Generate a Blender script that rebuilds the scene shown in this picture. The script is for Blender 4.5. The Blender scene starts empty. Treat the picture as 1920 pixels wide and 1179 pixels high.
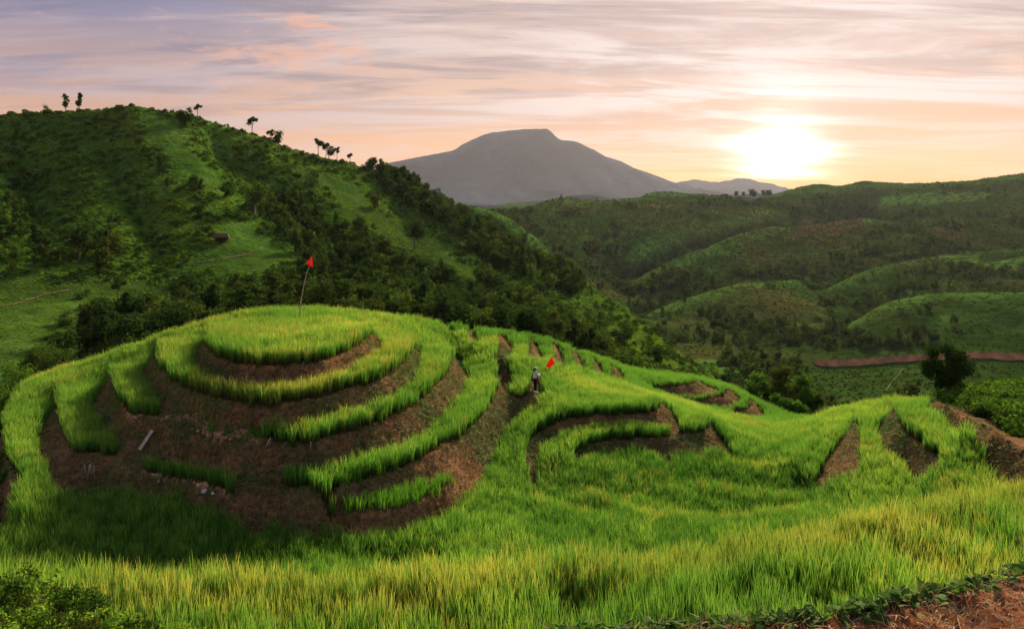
import bpy, bmesh, math, random
import numpy as np
from mathutils import Vector, Matrix

random.seed(7)
RNG = np.random.default_rng(11)
sc = bpy.context.scene
COL = sc.collection
PI = math.pi

# ------------------------------------------------------------------ camera
F = 1371.0            # focal length in pixels of the 1920 wide photograph
HOR = 400.0           # horizon row
W0, H0 = 1920.0, 1179.0
cam_d = bpy.data.cameras.new("camera")
cam_d.sensor_width = 36.0
cam_d.lens = 36.0 * F / W0
cam_d.shift_y = -(H0 / 2 - HOR) / W0
cam_d.clip_start = 0.1
cam_d.clip_end = 20000
cam = bpy.data.objects.new("camera", cam_d)
COL.objects.link(cam)
cam.location = (0, 0, 0)
cam.rotation_euler = (PI / 2, 0, 0)
sc.camera = cam

# ------------------------------------------------------------------ light and sky
SUN_AZ = math.radians(22)      # to the right of the view direction
SUN_EL = math.radians(28.0)
DISC_AZ = math.radians(20.3)   # the brightest part of the cloud glow
SUN_STRENGTH = 4.4
SUN_COLOR = (1.0, 0.77, 0.50)
HAZE_DENSITY = 2.1e-5
EXPOSURE = 1.0

sd = bpy.data.lights.new("sun", 'SUN')
sd.energy = SUN_STRENGTH
sd.angle = math.radians(8.0)
sd.color = SUN_COLOR
sun = bpy.data.objects.new("sun", sd)
COL.objects.link(sun)
SUN_DIR = Vector((math.sin(SUN_AZ) * math.cos(SUN_EL), math.cos(SUN_AZ) * math.cos(SUN_EL), math.sin(SUN_EL)))
sun.rotation_euler = SUN_DIR.to_track_quat('Z', 'Y').to_euler()

sc.render.engine = 'CYCLES'
sc.cycles.use_denoising = True
sc.cycles.max_bounces = 6
sc.cycles.diffuse_bounces = 3
sc.cycles.glossy_bounces = 1
sc.cycles.transmission_bounces = 3
sc.cycles.transparent_max_bounces = 6
sc.cycles.volume_bounces = 0
sc.cycles.sample_clamp_indirect = 4
sc.view_settings.view_transform = 'Standard'
sc.view_settings.look = 'None'
sc.view_settings.exposure = EXPOSURE
sc.view_settings.gamma = 1.0
sc.view_settings.use_curve_mapping = False


class NT:
    """small node-tree writer"""
    def __init__(s, tree):
        s.t = tree
        s.n = tree.nodes
        s.l = tree.links

    def put(s, sock, v):
        if v is None:
            return
        if isinstance(v, bpy.types.NodeSocket):
            s.l.new(v, sock)
        else:
            if sock.type == 'RGBA' and hasattr(v, '__len__') and len(v) == 3:
                v = (*v, 1)
            sock.default_value = v

    def node(s, typ, **kw):
        n = s.n.new(typ)
        for k, v in kw.items():
            setattr(n, k, v)
        return n

    def math(s, op, a, b=None, c=None, clamp=False):
        n = s.node('ShaderNodeMath', operation=op, use_clamp=clamp)
        s.put(n.inputs[0], a)
        s.put(n.inputs[1], b)
        s.put(n.inputs[2], c)
        return n.outputs[0]

    def vmath(s, op, a, b=None, out=0, scale=None):
        n = s.node('ShaderNodeVectorMath', operation=op)
        s.put(n.inputs[0], a)
        s.put(n.inputs[1], b)
        if scale is not None:
            s.put(n.inputs['Scale'], scale)
        return n.outputs[out]

    def noise(s, vec, scale, detail=4, rough=0.5, dist=0.0, lac=2.0):
        n = s.node('ShaderNodeTexNoise')
        if vec is not None:
            s.l.new(vec, n.inputs['Vector'])
        n.inputs['Scale'].default_value = scale
        n.inputs['Detail'].default_value = detail
        n.inputs['Roughness'].default_value = rough
        n.inputs['Distortion'].default_value = dist
        n.inputs['Lacunarity'].default_value = lac
        return n.outputs[0]

    def mapr(s, v, a, b, c=0.0, d=1.0, smooth=True):
        n = s.node('ShaderNodeMapRange', interpolation_type='SMOOTHSTEP' if smooth else 'LINEAR')
        s.put(n.inputs[0], v)
        for i, q in enumerate((a, b, c, d)):
            n.inputs[i + 1].default_value = q
        return n.outputs[0]

    def mix(s, fac, a, b, mode='MIX'):
        n = s.node('ShaderNodeMix', data_type='RGBA', blend_type=mode)
        s.put(n.inputs[0], fac)
        s.put(n.inputs[6], a)
        s.put(n.inputs[7], b)
        return n.outputs[2]

    def ramp(s, fac, stops, interp='LINEAR'):
        n = s.node('ShaderNodeValToRGB')
        n.color_ramp.interpolation = interp
        el = n.color_ramp.elements
        while len(el) < len(stops):
            el.new(0.5)
        for e, (p, c) in zip(el, stops):
            e.position = p
            e.color = (*c, 1) if len(c) == 3 else c
        s.put(n.inputs[0], fac)
        return n.outputs[0]


def srgb(r, g, b):
    f = lambda c: (c / 255 / 12.92) if c / 255 <= 0.04045 else ((c / 255 + 0.055) / 1.055) ** 2.4
    return (f(r), f(g), f(b))


def build_world():
    w = bpy.data.worlds.new("World")
    sc.world = w
    w.use_nodes = True
    t = NT(w.node_tree)
    t.n.clear()
    out = t.node('ShaderNodeOutputWorld')
    sky = t.node('ShaderNodeTexSky', sky_type='NISHITA', sun_disc=False)
    sky.sun_elevation = SUN_EL
    sky.sun_rotation = SUN_AZ
    sky.air_density = 1.2
    sky.dust_density = 1.0
    bg1 = t.node('ShaderNodeBackground')
    bg1.inputs[1].default_value = 0.06
    t.l.new(sky.outputs[0], bg1.inputs[0])
    d = t.node('ShaderNodeTexCoord').outputs['Generated']
    d = t.vmath('NORMALIZE', d)
    sep = t.node('ShaderNodeSeparateXYZ')
    t.l.new(d, sep.inputs[0])
    x, y, z = sep.outputs
    zc = t.math('MAXIMUM', z, 0.0)
    # angle to the sun, in degrees, seen a little lower than the lamp (through the cloud deck)
    el = math.radians(4.4)
    sv = (math.sin(DISC_AZ) * math.cos(el), math.cos(DISC_AZ) * math.cos(el), math.sin(el))
    dot = t.vmath('DOT_PRODUCT', d, sv, out=1)
    ang = t.math('MULTIPLY', t.math('ARCCOSINE', t.math('MINIMUM', dot, 1.0)), 57.29578)
    # cloud sheet coordinates: a plane overhead, so the streaks converge towards the horizon
    inv = t.math('DIVIDE', 1.0, t.math('ADD', zc, 0.10))
    pv = t.node('ShaderNodeCombineXYZ')
    t.put(pv.inputs[0], t.math('MULTIPLY', x, inv))
    t.put(pv.inputs[1], t.math('MULTIPLY', y, inv))
    mp = t.node('ShaderNodeMapping')
    t.l.new(pv.outputs[0], mp.inputs[0])
    mp.inputs['Rotation'].default_value = (0, 0, math.radians(33))
    mp.inputs['Scale'].default_value = (0.55, 1.9, 1)
    n1 = t.noise(mp.outputs[0], 1.0, 9, 0.62, 0.55)
    mp2 = t.node('ShaderNodeMapping')
    t.l.new(pv.outputs[0], mp2.inputs[0])
    mp2.inputs['Rotation'].default_value = (0, 0, math.radians(-12))
    mp2.inputs['Scale'].default_value = (0.5, 1.6, 1)
    mp2.inputs['Location'].default_value = (3.1, 1.7, 0)
    n2 = t.noise(mp2.outputs[0], 1.5, 9, 0.62, 0.8)
    # base colour of the clear part by height over the horizon
    elev = t.math('MULTIPLY', t.math('ARCSINE', z), 57.29578)
    base_far = t.ramp(t.math('DIVIDE', t.math('MAXIMUM', elev, 0.0), 30.0), [
        (0.0, srgb(232, 168, 120)), (0.2, srgb(218, 168, 136)), (0.34, srgb(180, 152, 148)),
        (0.5, srgb(114, 124, 164)), (0.75, srgb(96, 116, 168)), (1.0, srgb(152, 152, 174))])
    base_mid = t.ramp(t.math('DIVIDE', t.math('MAXIMUM', elev, 0.0), 30.0), [
        (0.0, srgb(246, 172, 98)), (0.2, srgb(238, 182, 138)), (0.4, srgb(214, 184, 172)),
        (0.58, srgb(176, 158, 158)), (1.0, srgb(160, 152, 164))])
    base = t.mix(t.mapr(ang, 24, 52), base_mid, base_far)
    # cloud veil
    veil_c = t.ramp(t.math('DIVIDE', ang, 60.0), [
        (0.0, srgb(246, 226, 214)), (0.2, srgb(240, 222, 216)), (0.4, srgb(228, 204, 194)),
        (0.7, srgb(202, 182, 184)), (1.0, srgb(176, 166, 182))])
    grey_c = t.ramp(t.math('DIVIDE', ang, 60.0), [
        (0.0, srgb(226, 196, 180)), (0.25, srgb(186, 162, 156)), (0.5, srgb(158, 144, 146)), (1.0, srgb(112, 114, 148))])
    hi = t.mapr(elev, 2.5, 9)
    veil = t.math('MULTIPLY', t.math('MULTIPLY', t.mapr(n1, 0.43, 0.59), t.mapr(ang, 32, 58, 1.0, 0.5)), t.math('MULTIPLY_ADD', hi, 0.8, 0.12))
    c = t.mix(t.math('MULTIPLY', t.mapr(n2, 0.44, 0.58), t.math('MULTIPLY', t.mapr(elev, 4, 12), 0.9)), base, grey_c)
    c = t.mix(veil, c, veil_c)
    # horizon band glowing orange under the sun
    az = t.math('ABSOLUTE', t.math('SUBTRACT', t.math('ARCTAN2', x, y), DISC_AZ))
    band = t.math('MULTIPLY', t.mapr(elev, 1.7, 5.4, 1.0, 0.0), t.mapr(az, 0.05, 0.46, 0.95, 0.0))
    c = t.mix(band, c, t.mix(t.mapr(n1, 0.4, 0.6), (1.0, 0.46, 0.06), (1.0, 0.60, 0.16)))
    # small peach puffs high on the left
    pm = t.node('ShaderNodeMapping')
    t.l.new(d, pm.inputs[0])
    pm.inputs['Scale'].default_value = (9, 9, 26)
    pn = t.noise(pm.outputs[0], 2.6, 7, 0.62, 0.4)

    def puff(px, py, rx, rz):
        v = Vector(((px - 960) / F, 1, -(py - HOR) / F)).normalized()
        dv = t.vmath('SUBTRACT', d, tuple(v))
        s_ = t.node('ShaderNodeSeparateXYZ')
        t.l.new(dv, s_.inputs[0])
        q = t.math('ADD', t.math('POWER', t.math('DIVIDE', s_.outputs[0], rx), 2.0),
                   t.math('POWER', t.math('DIVIDE', s_.outputs[2], rz), 2.0))
        return t.math('MULTIPLY', t.mapr(q, 0.0, 1.0, 1.0, 0.0), t.mapr(y, 0.0, 0.1))
    pf = t.math('MAXIMUM', puff(535, 108, 0.14, 0.022), puff(585, 45, 0.042, 0.018))
    pf = t.math('MAXIMUM', pf, puff(640, 95, 0.055, 0.022))
    pfm = t.mapr(t.math('ADD', t.math('MULTIPLY', pf, 0.42), t.math('MULTIPLY', t.math('SUBTRACT', pn, 0.5), 1.9)), 0.12, 0.7)
    c = t.mix(t.math('MULTIPLY', pfm, 0.75), c, srgb(236, 176, 146))
    # the sun behind thin cloud
    wob = t.math('MULTIPLY_ADD', t.math('SUBTRACT', n1, 0.5), -6.0, ang)
    wob = t.math('MULTIPLY_ADD', t.math('SUBTRACT', n2, 0.5), 4.0, wob)
    core = t.math('POWER', 2.718, t.math('MULTIPLY', t.math('POWER', t.math('DIVIDE', t.math('MAXIMUM', wob, 0.0), 2.5), 2.0), -1.0))
    halo = t.math('POWER', 2.718, t.math('DIVIDE', t.math('MAXIMUM', wob, 0.0), -6.5))
    up = t.mapr(elev, 2.0, 3.3)
    glow = t.vmath('SCALE', (1.0, 0.95, 0.90), scale=t.math('MULTIPLY', core, t.math('MULTIPLY_ADD', up, 1.6, 0.06)))
    glow2 = t.vmath('SCALE', (0.92, 0.92, 0.96), scale=t.math('MULTIPLY', halo, t.math('MULTIPLY_ADD', up, 0.12, 0.01)))
    c = t.vmath('ADD', c, glow)
    c = t.vmath('ADD', c, glow2)
    bg2 = t.node('ShaderNodeBackground')
    t.l.new(c, bg2.inputs[0])
    bg2.inputs[1].default_value = 0.53
    mx = t.node('ShaderNodeMixShader')
    mx.inputs[0].default_value = 0.985
    t.l.new(bg1.outputs[0], mx.inputs[1])
    t.l.new(bg2.outputs[0], mx.inputs[2])
    t.l.new(mx.outputs[0], out.inputs[0])
    w.cycles.sampling_method = 'MANUAL'
    w.cycles.sample_map_resolution = 512


build_world()


# ------------------------------------------------------------------ object helpers
def tag(o, label=None, cat=None, group=None, kind=None):
    if label:
        o['label'] = label
    if cat:
        o['category'] = cat
    if group:
        o['group'] = group
    if kind:
        o['kind'] = kind
    return o


def link(o, parent=None):
    COL.objects.link(o)
    if parent is not None:
        o.parent = parent
    return o


def empty(name, loc=(0, 0, 0), rz=0.0, scale=1.0):
    o = bpy.data.objects.new(name, None)
    o.location = loc
    o.rotation_euler = (0, 0, rz)
    o.scale = (scale,) * 3
    return link(o)


def np_mesh(name, V, Q, mat=None, smooth=False):
    """V n x 3, Q m x k faces, all of one size k"""
    V = np.ascontiguousarray(V, dtype=np.float32)
    Q = np.ascontiguousarray(Q, dtype=np.int32)
    me = bpy.data.meshes.new(name)
    me.vertices.add(len(V))
    me.vertices.foreach_set('co', V.ravel())
    k = Q.shape[1]
    me.loops.add(Q.size)
    me.loops.foreach_set('vertex_index', Q.ravel())
    me.polygons.add(len(Q))
    me.polygons.foreach_set('loop_start', np.arange(0, Q.size, k, dtype=np.int32))
    me.update(calc_edges=True)
    if smooth:
        me.polygons.foreach_set('use_smooth', np.ones(len(Q), dtype=bool))
    if mat:
        me.materials.append(mat)
    return me


def add_attr(me, name, arr, typ='FLOAT', domain='POINT'):
    a = me.attributes.new(name, typ, domain)
    key = {'FLOAT': 'value', 'INT': 'value', 'FLOAT_VECTOR': 'vector', 'FLOAT_COLOR': 'color'}[typ]
    a.data.foreach_set(key, np.ascontiguousarray(arr, dtype=np.int32 if typ == 'INT' else np.float32).ravel())


class MB:
    """mesh builder joined into one object: tubes, boxes, spheres"""
    def __init__(s):
        s.V, s.F = [], []

    def tube(s, pts, radii, n=8, cap=True):
        pts = [Vector(p) for p in pts]
        if not hasattr(radii, '__len__'):
            radii = [radii] * len(pts)
        base = len(s.V)
        for i, p in enumerate(pts):
            d = (pts[min(i + 1, len(pts) - 1)] - pts[max(i - 1, 0)]).normalized()
            a = d.cross(Vector((0.13, 0.31, 0.94)) if abs(d.z) < 0.9 else Vector((1, 0.1, 0))).normalized()
            b = d.cross(a)
            for k in range(n):
                t = 2 * PI * k / n
                s.V.append(p + (a * math.cos(t) + b * math.sin(t)) * radii[i])
        for i in range(len(pts) - 1):
            for k in range(n):
                q = base + i * n
                s.F.append((q + k, q + (k + 1) % n, q + n + (k + 1) % n, q + n + k))
        if cap:
            s.F.append(tuple(base + k for k in range(n))[::-1])
            s.F.append(tuple(base + (len(pts) - 1) * n + k for k in range(n)))
        return s

    def box(s, c, size, rot=None):
        base = len(s.V)
        R = rot or Matrix.Identity(3)
        for dx in (-1, 1):
            for dy in (-1, 1):
                for dz in (-1, 1):
                    s.V.append(Vector(c) + R @ Vector((dx * size[0] / 2, dy * size[1] / 2, dz * size[2] / 2)))
        for f in ((0, 1, 3, 2), (4, 6, 7, 5), (0, 4, 5, 1), (2, 3, 7, 6), (0, 2, 6, 4), (1, 5, 7, 3)):
            s.F.append(tuple(base + i for i in f))
        return s

    def ball(s, c, r, n=12, m=8, fn=None):
        base = len(s.V)
        r = Vector(r) if hasattr(r, '__len__') else Vector((r, r, r))
        for j in range(m + 1):
            th = PI * j / m
            for k in range(n):
                ph = 2 * PI * k / n
                v = Vector((math.sin(th) * math.cos(ph), math.sin(th) * math.sin(ph), math.cos(th)))
                if fn:
                    v = v * fn(v)
                s.V.append(Vector(c) + Vector((v.x * r.x, v.y * r.y, v.z * r.z)))
        for j in range(m):
            for k in range(n):
                a = base + j * n
                s.F.append((a + k, a + n + k, a + n + (k + 1) % n, a + (k + 1) % n))
        return s

    def build(s, name, mat, parent=None, smooth=True):
        me = bpy.data.meshes.new(name)
        me.from_pydata([tuple(v) for v in s.V], [], s.F)
        me.validate()
        if smooth:
            for p in me.polygons:
                p.use_smooth = True
        me.materials.append(mat)
        return link(bpy.data.objects.new(name, me), parent)


# ------------------------------------------------------------------ materials
def new_mat(name):
    m = bpy.data.materials.new(name)
    m.use_nodes = True
    t = NT(m.node_tree)
    t.n.clear()
    return m, t


def finish(t, col, rough=0.8, bump=None, bump_str=0.5, bump_dist=0.05, spec=0.25, trans=None, trans_fac=0.4):
    out = t.node('ShaderNodeOutputMaterial')
    b = t.node('ShaderNodeBsdfPrincipled')
    t.put(b.inputs['Base Color'], col)
    t.put(b.inputs['Roughness'], rough)
    b.inputs['Specular IOR Level'].default_value = spec
    if bump is not None:
        bn = t.node('ShaderNodeBump')
        bn.inputs['Strength'].default_value = bump_str
        bn.inputs['Distance'].default_value = bump_dist
        t.l.new(bump, bn.inputs['Height'])
        t.l.new(bn.outputs[0], b.inputs['Normal'])
    if trans is not None:
        tr = t.node('ShaderNodeBsdfTranslucent')
        t.put(tr.inputs[0], trans)
        mx = t.node('ShaderNodeMixShader')
        mx.inputs[0].default_value = trans_fac
        t.l.new(b.outputs[0], mx.inputs[1])
        t.l.new(tr.outputs[0], mx.inputs[2])
        t.l.new(mx.outputs[0], out.inputs[0])
    else:
        t.l.new(b.outputs[0], out.inputs[0])


def mat_plain(name, col, rough=0.7, var=0.25, scale=20, spec=0.2):
    m, t = new_mat(name)
    tc = t.node('ShaderNodeTexCoord').outputs['Object']
    n = t.noise(tc, scale, 5, 0.6)
    c = t.mix(t.mapr(n, 0.3, 0.7), tuple(q * (1 - var) for q in col), tuple(min(1, q * (1 + var)) for q in col))
    finish(t, c, rough, bump=n, bump_str=0.25, bump_dist=0.01, spec=spec)
    return m


def mat_leaf(name, dark, light, tip=None, tip_h=(0.45, 0.85), trans=0.4, var_scale=0.12, spec=0.25, tgain=1.0, big=None, foot=None):
    """leaf colour: differs from plant to plant, patch to patch and (tip) towards the leaf end"""
    m, t = new_mat(name)
    oi = t.node('ShaderNodeObjectInfo')
    geo = t.node('ShaderNodeNewGeometry')
    n = t.noise(geo.outputs['Position'], var_scale, 3, 0.6)
    f = t.math('ADD', t.math('MULTIPLY', oi.outputs['Random'], 0.55), t.math('MULTIPLY', t.mapr(n, 0.35, 0.65), 0.45))
    f = t.math('MULTIPLY_ADD', t.math('SUBTRACT', geo.outputs['Random Per Island'], 0.5), 0.5, f, clamp=True)
    c = t.mix(f, dark, light)
    if foot is not None:  # brownish sheaths; also paints in the dark gaps between plants
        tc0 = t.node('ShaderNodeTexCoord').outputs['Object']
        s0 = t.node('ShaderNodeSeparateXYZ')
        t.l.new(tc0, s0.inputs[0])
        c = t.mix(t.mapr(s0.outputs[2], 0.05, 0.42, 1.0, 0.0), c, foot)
    if tip is not None:
        tc = t.node('ShaderNodeTexCoord').outputs['Object']
        s_ = t.node('ShaderNodeSeparateXYZ')
        t.l.new(tc, s_.inputs[0])
        patch = t.noise(geo.outputs['Position'], 0.16, 3, 0.55, 0.4)
        tf = t.math('MULTIPLY', t.mapr(s_.outputs[2], *tip_h), t.mapr(patch, 0.36, 0.66, 0.35, 1.0))
        c = t.mix(tf, c, tip)
    if big is not None:
        patch = t.noise(geo.outputs['Position'], big[0], 3, 0.5)
        c = t.mix(t.mapr(patch, 0.52, 0.68), c, big[1])
    tr = t.mix(1.0, c, (1.15 * tgain, 1.1 * tgain, 0.75 * tgain), 'MULTIPLY')
    finish(t, c, 0.75, spec=spec, trans=tr, trans_fac=trans)
    return m


def mat_ground(name, det_scale, det2, bump_dist, contrast=0.45, bs=0.6):
    m, t = new_mat(name)
    at = t.node('ShaderNodeAttribute', attribute_name='Col')
    geo = t.node('ShaderNodeNewGeometry').outputs['Position']
    n1 = t.noise(geo, det_scale, 8, 0.65)
    n2 = t.noise(geo, det2, 5, 0.6, 0.5)
    k = t.math('MULTIPLY', t.mapr(n1, 0.28, 0.72, 1 - contrast, 1 + contrast), t.mapr(n2, 0.3, 0.7, 1 - contrast * 0.6, 1 + contrast * 0.6))
    c = t.vmath('SCALE', at.outputs['Color'], scale=k)
    hh = t.math('ADD', n1, t.math('MULTIPLY', n2, 0.5))
    finish(t, c, 1.0, bump=hh, bump_str=bs, bump_dist=bump_dist, spec=0.0)
    return m


M = {}
M['near_ground'] = mat_ground('terrace_soil', 5.0, 0.9, 0.12, 0.5, 0.9)
M['far_ground'] = mat_ground('hill_ground', 0.22, 0.03, 1.2, 0.4, 0.8)
M['mountain'] = mat_ground('mountain_ground', 0.02, 0.004, 12.0, 0.3, 0.7)
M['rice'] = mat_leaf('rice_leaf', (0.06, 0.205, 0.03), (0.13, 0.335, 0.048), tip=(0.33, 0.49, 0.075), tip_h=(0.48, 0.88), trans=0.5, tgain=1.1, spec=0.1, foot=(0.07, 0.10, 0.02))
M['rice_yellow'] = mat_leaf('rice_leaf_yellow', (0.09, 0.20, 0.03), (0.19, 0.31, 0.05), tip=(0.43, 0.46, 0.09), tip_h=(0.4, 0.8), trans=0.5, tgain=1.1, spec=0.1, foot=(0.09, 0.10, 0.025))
M['rice_shaded'] = mat_leaf('rice_leaf_shaded', (0.045, 0.165, 0.024), (0.09, 0.26, 0.038), tip=(0.19, 0.36, 0.055), tip_h=(0.55, 0.95), trans=0.5, spec=0.1, foot=(0.04, 0.07, 0.015))  # darker greens that paint shade into the basin and the hollow
M['rice_dark'] = mat_leaf('rice_leaf_dark', (0.06, 0.20, 0.02), (0.12, 0.32, 0.03), tip=(0.26, 0.42, 0.05), tip_h=(0.5, 0.9), trans=0.45, spec=0.2)
M['straw'] = mat_leaf('dry_straw', (0.24, 0.14, 0.06), (0.46, 0.29, 0.13), trans=0.15, var_scale=0.6, spec=0.1)
M['straw_pale'] = mat_leaf('pale_straw', (0.30, 0.20, 0.11), (0.52, 0.38, 0.22), trans=0.15, var_scale=0.6, spec=0.05)
M['bank_weed'] = mat_leaf('bank_weed', (0.09, 0.10, 0.028), (0.25, 0.20, 0.065), trans=0.2, var_scale=0.5, spec=0.1)
M['bank_green'] = mat_leaf('bank_green', (0.06, 0.13, 0.03), (0.13, 0.24, 0.05), trans=0.25, var_scale=0.5, spec=0.15)
M['leaf_dark'] = mat_leaf('tree_leaf_dark', (0.022, 0.055, 0.013), (0.055, 0.105, 0.022), trans=0.3, spec=0.0)
M['leaf_mid'] = mat_leaf('tree_leaf_mid', (0.035, 0.085, 0.016), (0.09, 0.16, 0.026), trans=0.35, spec=0.0)
M['leaf_olive'] = mat_leaf('tree_leaf_olive', (0.032, 0.062, 0.013), (0.08, 0.115, 0.022), trans=0.35, spec=0.0)
M['scrub'] = mat_leaf('scrub_leaf', (0.075, 0.205, 0.025), (0.18, 0.37, 0.045), trans=0.35, var_scale=0.03, spec=0.0)
M['scrub_light'] = mat_leaf('scrub_leaf_light', (0.13, 0.27, 0.03), (0.26, 0.42, 0.045), trans=0.4, var_scale=0.03, spec=0.0)
M['scrub_far'] = mat_leaf('far_scrub_leaf', (0.035, 0.085, 0.016), (0.065, 0.13, 0.022), trans=0.3, var_scale=0.02, spec=0.0)
M['bush'] = mat_leaf('bush_leaf', (0.045, 0.12, 0.016), (0.11, 0.23, 0.03), trans=0.4, var_scale=0.5, spec=0.0)
M['vine'] = mat_leaf('vine_leaf', (0.04, 0.11, 0.028), (0.13, 0.25, 0.045), trans=0.3, var_scale=2.0, spec=0.05)
M['bark'] = mat_plain('bark', (0.12, 0.09, 0.06), 0.9, 0.35, 8)
M['bark_pale'] = mat_plain('bark_pale', (0.26, 0.23, 0.18), 0.9, 0.3, 8)
M['thatch'] = mat_plain('thatch', (0.07, 0.05, 0.035), 0.95, 0.4, 30)
M['wood'] = mat_plain('weathered_wood', (0.42, 0.36, 0.30), 0.85, 0.25, 12)
M['wood_dark'] = mat_plain('dark_wood', (0.10, 0.08, 0.06), 0.85, 0.25, 12)
M['bamboo'] = mat_plain('bamboo', (0.42, 0.36, 0.24), 0.6, 0.2, 10)
M['stone_red'] = mat_plain('reddish_stone', (0.33, 0.18, 0.14), 0.9, 0.3, 14)
M['stone_pale'] = mat_plain('pale_stone', (0.5, 0.5, 0.5), 0.8, 0.15, 14)
M['skin'] = mat_plain('skin', (0.42, 0.26, 0.18), 0.6, 0.05, 20)
M['shirt'] = mat_plain('pale_blue_cloth', (0.78, 0.83, 0.95), 0.8, 0.06, 20)
M['black'] = mat_plain('black_cloth', (0.012, 0.012, 0.015), 0.8, 0.2, 20)
M['white'] = mat_plain('white_cloth', (0.75, 0.75, 0.74), 0.8, 0.06, 20)
M['hair'] = mat_plain('black_hair', (0.02, 0.015, 0.012), 0.6, 0.2, 30)
M['bag'] = mat_plain('red_bag_cloth', (0.42, 0.05, 0.03), 0.8, 0.15, 20)


def mat_flag():
    m, t = new_mat('red_flag_cloth')
    tc = t.node('ShaderNodeTexCoord').outputs['Object']
    n = t.noise(tc, 6, 3, 0.5)
    c = t.mix(n, (0.62, 0.025, 0.03), (0.78, 0.04, 0.045))
    finish(t, c, 0.7, spec=0.2, trans=(0.9, 0.05, 0.05), trans_fac=0.5)
    return m


M['flag'] = mat_flag()


# ------------------------------------------------------------------ noise
def _hash(ix, iy, seed):
    h = (ix.astype(np.int64) * 374761393 + iy.astype(np.int64) * 668265263 + seed * 974711) & 0xffffffff
    h = ((h ^ (h >> 13)) * 1274126177) & 0xffffffff
    h = h ^ (h >> 16)
    return (h & 0xffff) / 65535.0


def vnoise(x, y, seed=0):
    ix, iy = np.floor(x), np.floor(y)
    fx, fy = x - ix, y - iy
    fx = fx * fx * (3 - 2 * fx)
    fy = fy * fy * (3 - 2 * fy)
    a = _hash(ix, iy, seed)
    b = _hash(ix + 1, iy, seed)
    c = _hash(ix, iy + 1, seed)
    d = _hash(ix + 1, iy + 1, seed)
    return (a * (1 - fx) + b * fx) * (1 - fy) + (c * (1 - fx) + d * fx) * fy


def fbm(x, y, oct=4, seed=0, gain=0.5):
    s = np.zeros(np.broadcast(x, y).shape)
    a, tot = 1.0, 0.0
    for o in range(oct):
        s += a * (vnoise(x, y, seed + o * 17) - 0.5)
        tot += a
        a *= gain
        x = x * 2.03 + 7.3
        y = y * 2.03 + 3.1
    return s / tot * 2     # about -1..1


def sstep(a, b, x):
    t = np.clip((np.asarray(x) - a) / (b - a), 0, 1)
    return t * t * (3 - 2 * t)


# ------------------------------------------------------------------ surveyed lines -> height sheets
def catmull(P, step=2.0):
    P = np.array(P, float)
    if len(P) < 3:
        n = max(2, int(np.hypot(*(P[-1] - P[0])[:2]) / step))
        t = np.linspace(0, 1, n)[:, None]
        return P[0] * (1 - t) + P[-1] * t
    Q = np.vstack([2 * P[0] - P[1], P, 2 * P[-1] - P[-2]])
    out = []
    for i in range(1, len(Q) - 2):
        p0, p1, p2, p3 = Q[i - 1], Q[i], Q[i + 1], Q[i + 2]
        n = max(2, int(np.hypot(*(p2 - p1)[:2]) / step))
        t = np.linspace(0, 1, n, endpoint=False)[:, None]
        # cardinal spline with modest tension
        m1, m2 = (p2 - p0) * 0.42, (p3 - p1) * 0.42
        out.append((2 * t**3 - 3 * t**2 + 1) * p1 + (t**3 - 2 * t**2 + t) * m1 + (-2 * t**3 + 3 * t**2) * p2 + (t**3 - t**2) * m2)
    out.append(P[-1:])
    return np.vstack(out)


def line(pts, z=None, h=0.0):
    """pts (bearing column, row[, distance]) + level -> rows of (column, distance y, ground z).
    z: ground level (one number or one per point); h: height of the crop whose top was sighted."""
    P = np.array([p[:2] for p in pts], float)
    if z is not None:
        zz = np.broadcast_to(np.array(z, float), (len(P),)).copy()
        y = -(zz + h) * F / (P[:, 1] - HOR)
    else:
        y = np.array([p[2] for p in pts], float)
        zz = -(P[:, 1] - HOR) / F * y - h
    return catmull(np.column_stack([P[:, 0], y, zz, P[:, 1]]))[:, :3]


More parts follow.
